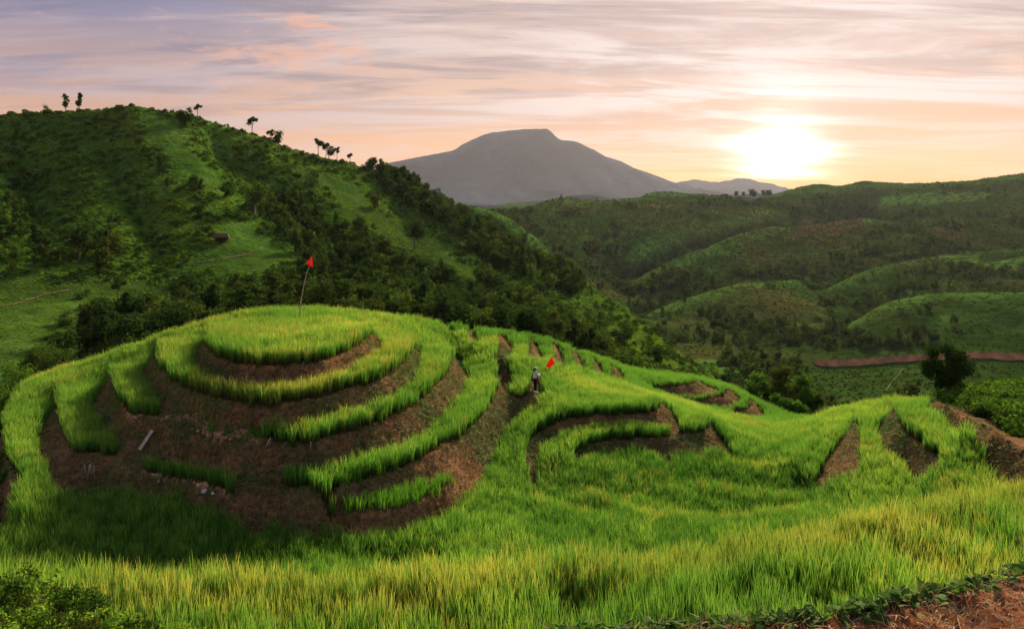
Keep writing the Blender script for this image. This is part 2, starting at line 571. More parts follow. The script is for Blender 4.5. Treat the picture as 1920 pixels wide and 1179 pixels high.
class Sheet:
    def __init__(s, px0, px1, dpx, y0, y1, dv):
        s.px0, s.dpx, s.v0, s.dv = px0, dpx, math.log(y0), dv
        s.nu = int((px1 - px0) / dpx) + 1
        s.nv = int((math.log(y1) - s.v0) / dv) + 1
        s.sum = np.zeros((s.nv, s.nu))
        s.cnt = np.zeros((s.nv, s.nu))
        s.pxs = px0 + dpx * np.arange(s.nu)
        s.ys = np.exp(s.v0 + dv * np.arange(s.nv))
        s.Y = np.repeat(s.ys[:, None], s.nu, 1)
        s.X = s.Y * (s.pxs[None, :] - 960) / F
        s.PX = np.repeat(s.pxs[None, :], s.nv, 0)

    def fix(s, L, w=1.0):
        # densify so that no cell along the line is missed
        L = np.asarray(L)
        u = (L[:, 0] - s.px0) / s.dpx
        v = (np.log(np.maximum(L[:, 1], 0.5)) - s.v0) / s.dv
        for i in range(len(L) - 1):
            n = int(max(abs(u[i + 1] - u[i]), abs(v[i + 1] - v[i])) * 1.5) + 1
            t = np.linspace(0, 1, n + 1)
            uu = np.rint(u[i] + (u[i + 1] - u[i]) * t).astype(int)
            vv = np.rint(v[i] + (v[i + 1] - v[i]) * t).astype(int)
            zz = L[i, 2] + (L[i + 1, 2] - L[i, 2]) * t
            ok = (uu >= 0) & (uu < s.nu) & (vv >= 0) & (vv < s.nv)
            np.add.at(s.sum, (vv[ok], uu[ok]), zz[ok] * w)
            np.add.at(s.cnt, (vv[ok], uu[ok]), w)

    def solve(s, sweeps=60):
        def rec(S, C):
            if min(S.shape) <= 8:
                Z = np.full(S.shape, S.sum() / max(C.sum(), 1e-9))
            else:
                a, b = (S.shape[0] + 1) // 2 * 2, (S.shape[1] + 1) // 2 * 2
                Sp = np.zeros((a, b))
                Cp = np.zeros((a, b))
                Sp[:S.shape[0], :S.shape[1]] = S
                Cp[:S.shape[0], :S.shape[1]] = C
                S2 = Sp.reshape(a // 2, 2, b // 2, 2).sum((1, 3))
                C2 = Cp.reshape(a // 2, 2, b // 2, 2).sum((1, 3))
                Zc = rec(S2, C2)
                Z = np.repeat(np.repeat(Zc, 2, 0), 2, 1)[:S.shape[0], :S.shape[1]]
            fx = C > 0
            V = np.where(fx, S / np.maximum(C, 1e-9), 0)
            Z[fx] = V[fx]
            free = ~fx
            ii, jj = np.indices(S.shape)
            red = free & (((ii + jj) & 1) == 0)
            blk = free & (((ii + jj) & 1) == 1)
            for _ in range(sweeps):
                for msk in (red, blk):
                    Pd = np.pad(Z, 1, mode='edge')
                    A = (Pd[:-2, 1:-1] + Pd[2:, 1:-1] + Pd[1:-1, :-2] + Pd[1:-1, 2:]) * 0.25
                    Z = np.where(msk, Z + (A - Z) * 1.5, Z)
            return Z
        s.Z = rec(s.sum, s.cnt)
        return s.Z

    def blur(s, n=1, mask=None):
        for _ in range(n):
            Pd = np.pad(s.Z, 1, mode='edge')
            A = (Pd[:-2, 1:-1] + Pd[2:, 1:-1] + Pd[1:-1, :-2] + Pd[1:-1, 2:] + 4 * Pd[1:-1, 1:-1]) / 8
            s.Z = A if mask is None else np.where(mask, A, s.Z)

    def uv(s, x, y):
        y = np.maximum(y, 0.5)
        return (960 + F * x / y - s.px0) / s.dpx, (np.log(y) - s.v0) / s.dv

    def at(s, x, y, A=None):
        A = s.Z if A is None else A
        u, v = s.uv(np.asarray(x, float), np.asarray(y, float))
        u = np.clip(u, 0, s.nu - 1.001)
        v = np.clip(v, 0, s.nv - 1.001)
        iu, iv = u.astype(int), v.astype(int)
        fu, fv = u - iu, v - iv
        return (A[iv, iu] * (1 - fu) + A[iv, iu + 1] * fu) * (1 - fv) + (A[iv + 1, iu] * (1 - fu) + A[iv + 1, iu + 1] * fu) * fv

    def poly(s, L):
        """mask of cells inside the closed line L of (column, distance)"""
        L = np.asarray(L, float)
        pu = (L[:, 0] - s.px0) / s.dpx
        pv = (np.log(L[:, 1]) - s.v0) / s.dv
        m = np.zeros((s.nv, s.nu), bool)
        u0, u1 = max(0, int(pu.min())), min(s.nu - 1, int(pu.max()) + 1)
        v0, v1 = max(0, int(pv.min())), min(s.nv - 1, int(pv.max()) + 1)
        if u1 <= u0 or v1 <= v0:
            return m
        uu = np.arange(u0, u1 + 1)[None, :]
        for r in range(v0, v1 + 1):
            a, b = pv, np.roll(pv, -1)
            cu = np.roll(pu, -1)
            c = (a > r) != (b > r)
            if not c.any():
                continue
            xs = pu[c] + (r - a[c]) / (b[c] - a[c]) * (cu[c] - pu[c])
            m[r, u0:u1 + 1] = ((uu < xs[:, None]).sum(0) & 1) == 1
        return m

    def mesh(s, name, mat, r0=0, r1=None, col=None, cmask=None):
        r1 = s.nv if r1 is None else r1
        n, k = r1 - r0, s.nu
        V = np.column_stack([s.X[r0:r1].ravel(), s.Y[r0:r1].ravel(), s.Z[r0:r1].ravel()])
        i = np.arange((n - 1) * k).reshape(n - 1, k)[:, :-1].ravel()
        Q = np.column_stack([i, i + 1, i + k + 1, i + k])
        me = np_mesh(name, V, Q, mat, smooth=True)
        if col is not None:
            cc = np.ones((n * k, 4))
            cc[:, :3] = col[r0:r1].reshape(-1, 3)
            add_attr(me, 'Col', cc, 'FLOAT_COLOR')
        return link(bpy.data.objects.new(name, me))


# =================================================================== the terraces (near sheet)
N = Sheet(-480, 2480, 3.4, 5.4, 112, 0.0040)
C_ = 0.72      # height of the rice
banks = []     # (lip, foot) pairs: bare earth between them


def bank(lip, foot, zl, zf, h=C_, upto=None):
    a = line(lip, zl)
    b = line(foot, zf, h)
    N.fix(a)
    N.fix(b)
    if upto is not None:          # only this much of the lip has its foot here
        a = a[a[:, 0] <= upto]
    banks.append((a, b))


# --- knoll, right-hand and front banks, from the top plot down
L1 = [(394, 622), (388, 640), (392, 655), (406, 667), (441, 679), (488, 685), (546, 684), (605, 675), (644, 660), (683, 638), (700, 621)]
bank(L1, [(384, 628), (362, 648), (362, 672), (380, 694), (414, 706), (468, 711), (519, 711), (560, 708), (617, 696), (675, 674), (706, 655), (722, 643), (714, 626)], -7.0, -8.1)
L2 = [(302, 651), (298, 668), (299, 684), (324, 712), (351, 727), (390, 741), (429, 749), (488, 753), (546, 751), (597, 743), (656, 727), (714, 708), (753, 684), (771, 661), (777, 643)]
bank(L2, [(296, 655), (261, 690), (269, 708), (289, 735), (298, 752), (306, 765), (332, 774), (390, 782), (429, 787), (468, 788), (500, 786), (546, 788), (585, 783), (636, 770), (695, 755), (734, 739), (773, 712), (792, 682), (792, 665), (785, 648)],
     -8.1, [-9.42] * 20, 0.65)
L3 = [(213, 698), (212, 712), (214, 723), (226, 751), (242, 774), (273, 778), (328, 790), (363, 795), (390, 807), (429, 814), (468, 819), (507, 827), (546, 830), (585, 827), (656, 807), (714, 786), (773, 759), (820, 720), (843, 688), (853, 665)]
bank(L3, [(205, 706), (172, 741), (178, 766), (191, 794), (219, 809), (222, 833), (245, 846), (281, 861), (351, 874), (429, 889)],
     [-9.42] * 5 + [-9.35] + [-9.3] * 3 + [-9.35, -9.4] + [-9.42] * 9, [-10.85] * 5 + [-10.75, -10.8, -11.3, -11.45, -11.4], upto=440)
bR3 = line([(522, 878), (546, 875), (585, 870), (617, 864), (675, 848), (734, 829), (784, 809), (823, 782), (851, 751), (874, 723), (878, 696), (866, 677), (858, 664)], -10.85, np.array([0.60, 0.60, 0.61, 0.63, 0.66, 0.69, 0.71] + [0.72] * 6))
N.fix(bR3)
banks.append((line([(507, 827), (546, 830), (585, 827), (656, 807), (714, 786), (773, 759), (820, 720), (843, 688), (853, 665)], -9.42), bR3))
# earth wall between sunken strip and fourth terrace
banks.append((line([(440, 812), (480, 822), (507, 827)], -9.4), line([(429, 905), (470, 950), (511, 903), (513, 876)], -10.95)))
# --- fourth terrace lip
L4a = [(111, 731), (107, 752), (109, 774), (121, 813), (135, 844), (156, 850), (183, 849), (211, 858), (234, 866), (261, 864), (273, 886), (351, 901), (433, 921)]
a4 = line(L4a, -10.85)
N.fix(a4)
base_a = line([(105, 738), (88, 765), (72, 792), (70, 829), (82, 860), (94, 885), (100, 913), (150, 916), (234, 912), (297, 917), (351, 928), (390, 946), (429, 963)],
              [-11.5, -11.5, -11.5, -11.5, -11.5, -11.6, -11.85, -11.9, -11.9, -11.9, -11.9, -12.05, -12.2], C_)
N.fix(base_a)
banks.append((a4, base_a))
N.fix(line([(276, 879), (351, 893), (430, 911)], -10.85))      # inner edge of the bund of the sunken strip
L4b = [(511, 903), (525, 910), (539, 913), (585, 917), (609, 915), (656, 905), (714, 889), (773, 868), (820, 844), (862, 821), (894, 790), (921, 751), (935, 723), (935, 700)]
N.fix(line(L4b, -10.85))
f4 = line([(640, 928), (675, 921), (734, 904), (792, 884), (839, 873), (851, 872)], -11.65, 0.6)
N.fix(f4)
banks.append((line([(612, 915), (656, 905), (714, 889), (773, 868), (820, 844)], -10.85), f4))
L5 = line([(622, 946), (636, 956), (675, 959), (734, 952), (792, 935), (831, 915), (851, 893)], -11.65)
N.fix(L5)
base_b = line([(429, 963), (488, 979), (546, 985), (600, 987), (655, 986), (714, 979), (773, 967), (823, 949), (855, 931), (890, 908), (913, 882), (925, 852), (933, 829), (956, 796), (983, 767), (1007, 751), (1017, 737), (1012, 722)],
              [-12.2, -12.45, -12.55, -12.6, -12.6, -12.6, -12.7, -12.8, -12.9, -13.1, -13.3, -13.2, -13.0, -12.8, -12.5, -12.2, -12.0, -11.8], C_)
N.fix(base_b)
# the person's corner plot
Lp = line([(938, 722), (944, 732), (960, 742), (980, 746), (993, 735), (998, 716), (1003, 708)], [-11.4, -11.4, -11.35, -11.3, -11.25, -11.2, -11.2])
N.fix(Lp)
N.fix(line([(935, 700), (940, 705), (948, 722), (955, 734)], [-10.9, -11.1, -11.4, -11.6]))
lip_low = np.vstack([line([(433, 921), (480, 915), (511, 903), (539, 913), (585, 917), (622, 930)], -10.9), L5,
                     line([(851, 893), (851, 870), (820, 844), (862, 821), (894, 790), (921, 751), (935, 723)], -10.9), Lp])
banks.append((lip_low, base_b))
banks.append((line([(935, 700), (935, 712), (935, 723)], -10.9), line([(938, 700), (948, 718), (957, 736)], -11.6)))
# --- strips stepping down behind the person
bank([(828, 615), (840, 628), (852, 638)], [(833, 613), (850, 630), (857, 640)], -9.4, -9.9, 0.5)
bank([(876, 620), (880, 638), (889, 652)], [(884, 622), (893, 634), (896, 645), (893, 655)], -9.7, -10.5, 0.4)
bank([(936, 625), (938, 644), (939, 660), (947, 671)], [(944, 628), (955, 640), (959, 652), (957, 665), (952, 674)], -10.0, -10.9, 0.4)
bank([(993, 635), (998, 648), (992, 662), (995, 674), (1001, 684)], [(1000, 638), (1007, 648), (1015, 661), (1014, 672), (1008, 686)], -10.8, -11.7, 0.4)
bank([(1037, 641), (1040, 659), (1042, 678), (1045, 693), (1051, 698)], [(1043, 645), (1050, 662), (1057, 680), (1059, 692), (1056, 699)], -11.6, -12.4, 0.4)
bank([(1071, 651), (1080, 672), (1088, 697), (1096, 707)], [(1078, 653), (1090, 676), (1099, 698), (1099, 709)], -12.4, -13.1, 0.4)
bank([(1108, 665), (1116, 686), (1123, 710)], [(1115, 669), (1127, 691), (1131, 711)], -13.1, -13.8, 0.4)
bank([(1149, 680), (1153, 697), (1156, 717)], [(1156, 683), (1166, 702), (1166, 717)], -13.8, -14.6, 0.4)
# --- far small knoll
N.fix(line([(1218, 727), (1237, 727), (1269, 724), (1302, 719), (1309, 711)], -16.5))
bank([(1218, 727), (1237, 727), (1269, 724), (1302, 719), (1309, 711)], [(1225, 733), (1237, 735), (1266, 736), (1315, 732), (1344, 729), (1345, 722), (1324, 712)], -16.5, -17.35, 0.6)
bank([(1270, 748), (1286, 750), (1315, 749), (1347, 745), (1363, 738), (1369, 725)], [(1282, 754), (1296, 757), (1331, 758), (1363, 755), (1382, 746), (1382, 737), (1372, 724)], -17.35, -18.15, 0.6)
bank([(1380, 772), (1389, 770), (1402, 767), (1411, 758), (1411, 747)], [(1385, 779), (1390, 784), (1397, 788), (1421, 778), (1428, 768), (1415, 747)], -18.15, -19.1, 0.6)
# --- the amphitheatre right of the person
M1 = [(989, 912), (984, 878), (983, 846), (992, 826), (1012, 807), (1037, 794), (1066, 784), (1121, 777), (1186, 775), (1228, 770), (1240, 752)]
bank(M1, [(1016, 918), (1008, 891), (1012, 859), (1021, 834), (1043, 815), (1082, 798), (1121, 789), (1170, 791), (1218, 792), (1257, 793), (1265, 800), (1279, 784), (1276, 775), (1258, 758)],
     [-13.3, -13.0, -12.7, -12.5, -12.3, -12.1, -12.0, -11.9, -11.9, -11.9, -11.9], [-13.8, -13.6, -13.4, -13.2, -13.0, -12.9] + [-12.8] * 8, 0.66)
bank([(1074, 877), (1073, 859), (1089, 842), (1115, 831), (1153, 824), (1218, 821), (1263, 816), (1308, 812), (1324, 804), (1327, 781)],
     [(1088, 884), (1082, 872), (1093, 859), (1112, 847), (1137, 838), (1179, 832), (1224, 834), (1238, 846), (1252, 855), (1266, 847), (1308, 843), (1340, 840), (1373, 841), (1377, 834), (1363, 813), (1340, 788)],
     [-13.3, -13.1, -12.95, -12.85] + [-12.8] * 6, [-13.6] * 15 + [-13.3], 0.72)
# rims seen from behind: crop top of the nearer, higher plot, then a small drop beyond


rims = []


def rim(pts, z, drop, gap=0.45, h=C_):
    a = line(pts, z, h)
    rims.append(a)
    N.fix(a)
    b = a.copy()
    b[:, 1] += gap
    b[:, 2] -= drop
    N.fix(b)


rim([(1100, 902), (1130, 915), (1167, 930), (1198, 941), (1240, 949), (1299, 954), (1378, 956), (1440, 950), (1500, 942)], -13.35, 0.9)
rim([(1300, 886), (1333, 893), (1400, 903), (1460, 909), (1515, 913)], -13.5, 0.9)
rim([(1000, 917), (1040, 930), (1075, 943), (1110, 950)], -13.3, 0.9)
rim([(1380, 806), (1420, 815), (1461, 820), (1495, 808), (1530, 795), (1560, 778)], -14.2, 0.9)
rim([(1370, 850), (1410, 856), (1444, 860), (1478, 857)], -13.6, 0.9)
rim([(1420, 783), (1460, 795), (1500, 790), (1540, 775)], -15.6, 0.9)
rim([(1480, 850), (1500, 832), (1525, 816), (1550, 800)], -13.3, 0.3)
N.fix(line([(1478, 856), (1483, 868), (1500, 895), (1530, 906)], -13.25))
N.fix(line([(1474, 884), (1483, 898), (1500, 927), (1530, 939)], -14.0))
# --- right-hand knoll
bank([(1606, 783), (1608, 800), (1609, 826), (1610, 858), (1614, 878), (1602, 900), (1573, 914), (1548, 924)],
     [(1603, 784), (1586, 801), (1566, 826), (1552, 845), (1541, 868), (1529, 882), (1527, 903), (1544, 925)],
     [-12.6, -12.3, -12.2, -12.2, -12.2, -12.3, -12.6, -12.9], -13.4, 0.6)
bank([(1680, 764), (1685, 790), (1702, 813), (1731, 839), (1757, 858), (1764, 877), (1737, 903), (1719, 915)],
     [(1676, 767), (1650, 784), (1643, 806), (1655, 832), (1677, 846), (1699, 864), (1714, 888), (1715, 914)],
     [-11.1, -10.8, -10.8, -10.8, -10.8, -10.85, -11.3, -11.7], -12.2, 0.6)
rim([(1664, 966), (1690, 945), (1715, 925)], -12.3, 0.3, 0.4, 0.5)
bank([(1751, 752), (1775, 762), (1800, 778), (1831, 797), (1870, 815), (1920, 835), (2050, 880)],
     [(1748, 758), (1783, 785), (1806, 810), (1831, 836), (1857, 859), (1868, 884), (1885, 905)],
     [-10.6, -10.0, -9.6, -9.2, -9.1, -9.0, -9.0], -10.8, 0.66)
N.fix(line([(1900, 760, 44), (2000, 770, 40), (2180, 790, 36)]))
N.fix(line([(1790, 742, 46), (1850, 738, 48), (1950, 735, 50), (2180, 730, 50)]))
N.fix(line([(2180, 900, 26), (2000, 905, 25), (1920, 915, 25.2)]))
# --- skyline of the terraces (crop tops), then the ground falls away
SK = line([(-250, 760, 48), (-100, 748, 50), (0, 730, 51.5), (66, 708, 51.6), (117, 684, 50.4), (176, 669, 49.4), (234, 645, 50), (312, 620, 48.5), (390, 598, 49), (430, 585, 49.5), (476, 575, 50), (546, 572, 50.5), (640, 576, 51), (753, 589, 54), (870, 602, 61), (948, 610, 65),
           (1026, 626, 67), (1065, 641, 68), (1104, 655, 69.5), (1147, 672, 72), (1186, 683, 76), (1250, 692, 80), (1308, 699, 82), (1373, 717, 80), (1411, 739, 77), (1444, 752, 72), (1476, 767, 68), (1500, 772, 64), (1525, 774, 60),
           (1573, 762, 54), (1606, 757, 50), (1640, 748, 47), (1689, 742, 45), (1744, 752, 43), (1790, 735, 50), (1950, 728, 54), (2190, 725, 54)], None, C_)
N.fix(SK)
for g, dr in ((4, 1.6), (12, 7.0), (26, 16.0)):
    b = SK.copy()
    b[:, 1] += g
    b[:, 2] -= dr
    N.fix(b)
e = SK.copy()
e[:, 1] = 110
e[:, 2] = np.minimum(e[:, 2] - 24, -34)
N.fix(e)
# left edge of the outer left plot, and the ground falling away to the left
LE = line([(58, 712), (40, 730), (23, 751), (14, 780), (12, 805), (14, 835), (18, 864), (30, 905), (45, 935)], -11.5, 0.5)
N.fix(LE)
b = LE.copy()
b[:, 0] -= 45
b[:, 2] -= 1.3
N.fix(b)
N.fix(line([(-240, 1000, 30), (-120, 985, 31), (-20, 985, 29.5)]))
N.fix(line([(-240, 850, 42), (-140, 850, 41), (-80, 850, 40)]))
# --- the basin floor
N.fix(line([(-260, 1050, 25.2), (0, 1040, 25.3), (300, 1046, 25.3), (560, 1046, 25.8)], None, C_))
N.fix(line([(560, 1046, 25.8), (760, 1040, 26.8), (900, 1020, 27.3), (1080, 1016, 27.4), (1240, 1004, 27.6), (1390, 984, 28.2), (1500, 975, 28.4), (1600, 962, 28.6), (1700, 945, 28.6), (1780, 920, 28)], None, C_))
N.fix(line([(880, 960, 30.8), (1000, 965, 31)], None, C_))
# --- the near terrace: its far rim and its floor
NT_rim = line([(-480, 1050), (-260, 1050), (0, 1052), (120, 1056), (300, 1063), (450, 1066), (600, 1066), (750, 1062), (880, 1046), (1000, 1037), (1104, 1034), (1221, 1021), (1338, 1002), (1420, 988), (1500, 979), (1600, 960), (1740, 932), (1800, 917), (1860, 903), (1920, 892), (2190, 850), (2480, 815)], -8.5, C_)
N.fix(NT_rim)
for g, dr in ((0.7, 0.9), (2.5, 3.0)):
    b = NT_rim.copy()
    b[:, 1] += g
    b[:, 2] -= dr
    N.fix(b)
# --- nearest soil bank below the camera
NL = line([(-480, 1050), (-260, 1068), (-60, 1088), (40, 1103), (120, 1130), (200, 1168), (260, 1205), (420, 1222), (600, 1218), (850, 1212), (1000, 1198), (1052, 1186), (1260, 1168), (1390, 1163), (1500, 1158), (1589, 1150), (1706, 1124), (1810, 1103), (1920, 1066), (2190, 1000), (2480, 945)], -4.6)
N.fix(NL)
b = NL.copy()
b[:, 1] -= 1.6
b[:, 2] += 0.15
N.fix(b)
FOOT = NL.copy()
FOOT[:, 1] += 1.9
FOOT[:, 2] = -8.5
N.fix(FOOT)
b = FOOT.copy()
b[:, 1] = (b[:, 1] + 13.5) / 2
N.fix(b)
N.fix(np.array([(-480, 5.5, -3.9), (2480, 5.5, -3.9)]))

N.solve(70)
fixed = N.cnt > 0
N.blur(2)

# masks ------------------------------------------------------------------------
bank_m = np.zeros(N.Z.shape, bool)
for a, b in banks:
    bank_m |= N.poly(np.vstack([a, b[::-1]])[:, :2])
ysk = np.interp(N.pxs, SK[:, 0], SK[:, 1])
beyond = N.Y > (ysk[None, :] + 2.5)
ynl = np.interp(N.pxs, NL[:, 0], NL[:, 1])
front = N.Y < (ynl[None, :] + 1.2)
left_bush = N.poly([(70, 54), (55, 51), (34, 47.5), (20, 44), (10, 40), (12, 36), (22, 33.5), (34, 31.8), (46, 30.6), (20, 29.3), (-10, 28), (-300, 26), (-300, 62), (70, 62)])
right_bush = N.poly([(1750, 44), (1770, 41), (1800, 36.5), (1831, 33.2), (1870, 31), (1920, 29), (1900, 23.5), (2000, 22.5), (2250, 21.5), (2250, 70), (1745, 70)])
rb_edge = N.poly([(1746, 42), (1748, 39), (1783, 36.1), (1806, 33.9), (1831, 31.9), (1857, 30.3), (1868, 28.9), (1888, 27.6), (1912, 24.0), (2250, 22), (2250, 70), (1745, 70)])
hid = (N.Y > np.interp(N.pxs, NT_rim[:, 0], NT_rim[:, 1])[None, :] + 0.35) & (N.Y < np.interp(N.pxs, NT_rim[:, 0], NT_rim[:, 1])[None, :] + 3.2)
# the sunken strip has its own short rice; the earth apron on the left of it is bare
apron = N.poly([(223, 33.0), (262, 32.0), (268, 32.4), (262, 33.2), (240, 34), (224, 34.4)])
for _ in range(3):
    rb_edge = rb_edge | np.roll(rb_edge, -1, 1)
bm_ = bank_m.copy()
bm_[:, 1:] |= bank_m[:, :-1]
bm_[:, :-1] |= bank_m[:, 1:]
far2 = bm_.copy()
far2[:, 1:] |= bm_[:, :-1]
far2[:, :-1] |= bm_[:, 1:]
bm_ = np.where(N.Y > 46, far2, np.where(N.PX > 1520, bm_, bank_m))
no_rice = bm_ | beyond | front | left_bush | rb_edge | hid | apron
rice_m = ~no_rice
edge_m = np.zeros(N.Z.shape, bool)      # open rims: yellower plants here paint in the sunlit lips
for a in rims:
    b = a.copy()
    c = a.copy()
    b[:, 1] -= 0.75
    c[:, 1] += 0.1
    edge_m |= N.poly(np.vstack([b[:, :2], c[::-1][:, :2]]))
b = NT_rim.copy()
b[:, 1] -= 1.5
c = NT_rim.copy()
c[:, 1] += 0.4
edge_m |= N.poly(np.vstack([b[:, :2], c[::-1][:, :2]]))

# micro relief of the earth banks
er = fbm(N.X * 1.6, N.Y * 1.6 + N.Z * 1.6, 4, 3) * 0.18 + fbm(N.X * 6, N.Z * 6 + N.Y * 5, 3, 9) * 0.10
soft = bank_m.astype(float)
Pd = np.pad(soft, 1, mode='edge')
soft = (Pd[:-2, 1:-1] + Pd[2:, 1:-1] + Pd[1:-1, :-2] + Pd[1:-1, 2:] + Pd[1:-1, 1:-1]) / 5
N.Z += er * np.clip(soft + (front | rb_edge | apron) * 0.6, 0, 1)
N.Z += fbm(N.X * 0.5, N.Y * 0.5, 3, 5) * 0.07

# base colours of the near ground
col = np.zeros(N.Z.shape + (3,))
col[:] = (0.055, 0.050, 0.020)
nz = sstep(-0.35, 0.35, fbm(N.X * 0.5, N.Y * 0.5 + N.Z, 3, 21))[..., None]
soil = np.array((0.20, 0.112, 0.058)) * (1 - nz) + np.array((0.12, 0.105, 0.045)) * nz
col = np.where((bank_m | apron)[..., None], soil, col)
red = np.array((0.24, 0.10, 0.050)) * (1 - nz * 0.35)
bund = N.poly(np.vstack([line([(265, 864), (273, 886), (351, 901), (433, 921)], -10.85)[:, :2], line([(430, 911), (351, 893), (276, 879), (262, 860)], -10.85)[:, :2]]))
b3 = line([(228, 756), (242, 776), (273, 779), (328, 791), (363, 796), (390, 808), (429, 815), (468, 820), (507, 828)], [-9.42, -9.42, -9.35, -9.3, -9.3, -9.3, -9.35, -9.4, -9.42])
b3b = b3.copy()
b3b[:, 1] += 0.34
bund |= N.poly(np.vstack([b3[:, :2], b3b[::-1][:, :2]]))
col = np.where(bund[..., None], np.array((0.42, 0.25, 0.14)), col)
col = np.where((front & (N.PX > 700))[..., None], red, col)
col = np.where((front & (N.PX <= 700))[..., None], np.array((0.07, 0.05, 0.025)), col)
col = np.where((left_bush | rb_edge)[..., None], soil * 0.9, col)
col = np.where(beyond[..., None], np.array((0.035, 0.055, 0.015)), col)
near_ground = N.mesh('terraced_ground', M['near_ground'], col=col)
tag(near_ground, 'brown earth of the rice terraces with steep bare banks', 'ground', kind='structure')

# =================================================================== hills (far sheet)
H = Sheet(-420, 2340, 5.2, 62, 11800, 0.0088)


def D(*pts):
    a = line(pts)
    H.fix(a)
    return a


def back(a, ky, dz):
    b = a.copy()
    b[:, 1] *= ky
    b[:, 2] -= dz
    H.fix(b)


R_left = D((-400, 330, 290), (-200, 255, 295), (0, 218, 300), (50, 213, 300), (100, 211, 300), (180, 206, 300), (240, 201, 300), (330, 213, 305), (420, 237, 315), (500, 264, 320), (560, 285, 325), (660, 309, 335), (745, 330, 340), (800, 366, 335), (860, 402, 330), (930, 447, 315),
           (1000, 488, 300), (1060, 512, 290), (1100, 546, 275), (1200, 604, 245), (1300, 682, 215), (1340, 704, 205))
back(R_left, 1.05, 3)
back(R_left, 1.30, 38)
D((285, 215, 298), (340, 265, 280), (385, 320, 262), (445, 380, 240), (520, 432, 222), (570, 490, 200), (600, 560, 175))
D((400, 300, 296), (480, 350, 282), (540, 415, 262), (600, 480, 232), (640, 550, 200), (660, 600, 168))
D((740, 380, 318), (760, 440, 285), (800, 520, 245), (850, 590, 200))
D((900, 480, 285), (950, 560, 240), (1000, 600, 210))
D((1100, 600, 225), (1110, 640, 190), (1200, 670, 190))
D((-300, 330, 270), (-200, 420, 215), (-200, 480, 185))
D((30, 300, 268), (60, 400, 228), (120, 470, 190), (150, 505, 172))
D((180, 270, 275), (220, 350, 243), (260, 430, 214), (300, 500, 185))
D((-400, 560, 135), (-200, 560, 142), (0, 560, 150), (150, 560, 155), (300, 560, 165), (400, 590, 150), (480, 580, 160))
D((-400, 660, 100), (-200, 650, 110), (0, 648, 115), (150, 645, 122), (300, 622, 130), (400, 605, 135))
D((500, 600, 125), (600, 598, 120), (700, 605, 118), (800, 615, 120), (900, 630, 125), (1000, 648, 130), (1100, 672, 135), (1200, 700, 140), (1300, 722, 150))
for yy in (62, 85):
    H.fix(np.array([(-420, yy, -30), (300, yy, -30), (800, yy, -36), (1300, yy, -46), (2340, yy, -46)]))
# valley right of the centre
D((1300, 720, 170), (1320, 705, 250), (1350, 690, 300), (1440, 700, 330))
D((1340, 740, 190), (1440, 745, 220), (1500, 742, 250), (1600, 742, 255), (1700, 742, 250), (1800, 738, 245), (1920, 732, 240), (2300, 720, 235))
road = line([(1535, 693, 350), (1580, 694, 346), (1640, 692, 342), (1700, 687, 338), (1760, 683, 334), (1830, 680, 330), (1880, 681, 326), (1920, 684, 322), (2100, 690, 315), (2330, 690, 310)])
H.fix(road)
rb = road.copy()
rb[:, 1] += 4.0
rb[:, 2] += 0.3
H.fix(rb)
rc = rb.copy()
rc[:, 1] += 1.6
rc[:, 2] += 1.7
H.fix(rc)
RC = D((1590, 615, 415), (1640, 580, 430), (1676, 565, 440), (1750, 553, 450), (1831, 549, 452), (1920, 547, 454), (2100, 540, 456), (2330, 535, 460))
back(RC, 1.15, 16)
D((1720, 620, 385), (1780, 600, 392), (1850, 640, 362), (1920, 610, 380), (2000, 600, 385))
D((1400, 660, 400), (1500, 655, 385), (1560, 650, 395))
D((1343, 620, 470), (1450, 610, 480), (1540, 590, 500))
RB = D((1190, 615, 490), (1217, 592, 510), (1274, 563, 530), (1343, 543, 555), (1408, 531, 585), (1500, 527, 620))
back(RB, 1.12, 14)
RC2 = D((1530, 556, 575), (1562, 539, 600), (1628, 506, 640), (1689, 490, 670), (1750, 484, 690), (1850, 474, 720), (1920, 468, 740), (2330, 455, 760))
back(RC2, 1.10, 12)
D((1640, 555, 560), (1750, 530, 590), (1850, 515, 610), (1920, 505, 620))
RA = D((1160, 548, 660), (1180, 535, 680), (1261, 490, 720), (1343, 457, 780), (1424, 430, 850), (1506, 424, 900), (1587, 413, 950), (1640, 411, 980))
back(RA, 1.13, 26)
D((1260, 530, 655), (1343, 500, 700), (1450, 480, 760), (1550, 470, 800))
D((1700, 440, 860), (1800, 420, 940), (1850, 416, 960), (1920, 400, 980), (2330, 380, 990))
D((1650, 385, 1130), (1750, 372, 1150), (1850, 366, 1170), (1920, 352, 1190))
SKR = D((1425, 373, 1290), (1440, 368, 1300), (1465, 362, 1300), (1497, 351, 1300), (1538, 344, 1300), (1571, 347, 1300), (1600, 343, 1300), (1628, 339, 1310), (1668, 343, 1310), (1697, 345, 1300), (1790, 341, 1300), (1831, 337, 1300), (1872, 332, 1290), (1920, 326, 1280), (2050, 315, 1280), (2330, 310, 1280))
back(SKR, 1.22, 60)
RD = D((860, 398, 930), (920, 396, 960), (980, 393, 985), (1010, 385, 990), (1028, 379, 1000), (1052, 372, 1020), (1079, 372, 1050), (1118, 379, 1080), (1157, 375, 1100), (1200, 372, 1150), (1221, 361, 1180), (1282, 362, 1200), (1343, 368, 1210), (1400, 371, 1230))
back(RD, 1.22, 55)
D((1080, 410, 930), (1100, 440, 850), (1080, 480, 770), (1110, 520, 700))
D((1250, 385, 1060), (1200, 410, 960), (1160, 440, 880), (1100, 480, 800))
D((1350, 400, 1030), (1300, 430, 930), (1240, 460, 850), (1180, 500, 780))
D((1450, 395, 1090), (1400, 412, 1000), (1330, 440, 900))
D((1100, 560, 600), (1150, 566, 560), (1180, 575, 540))
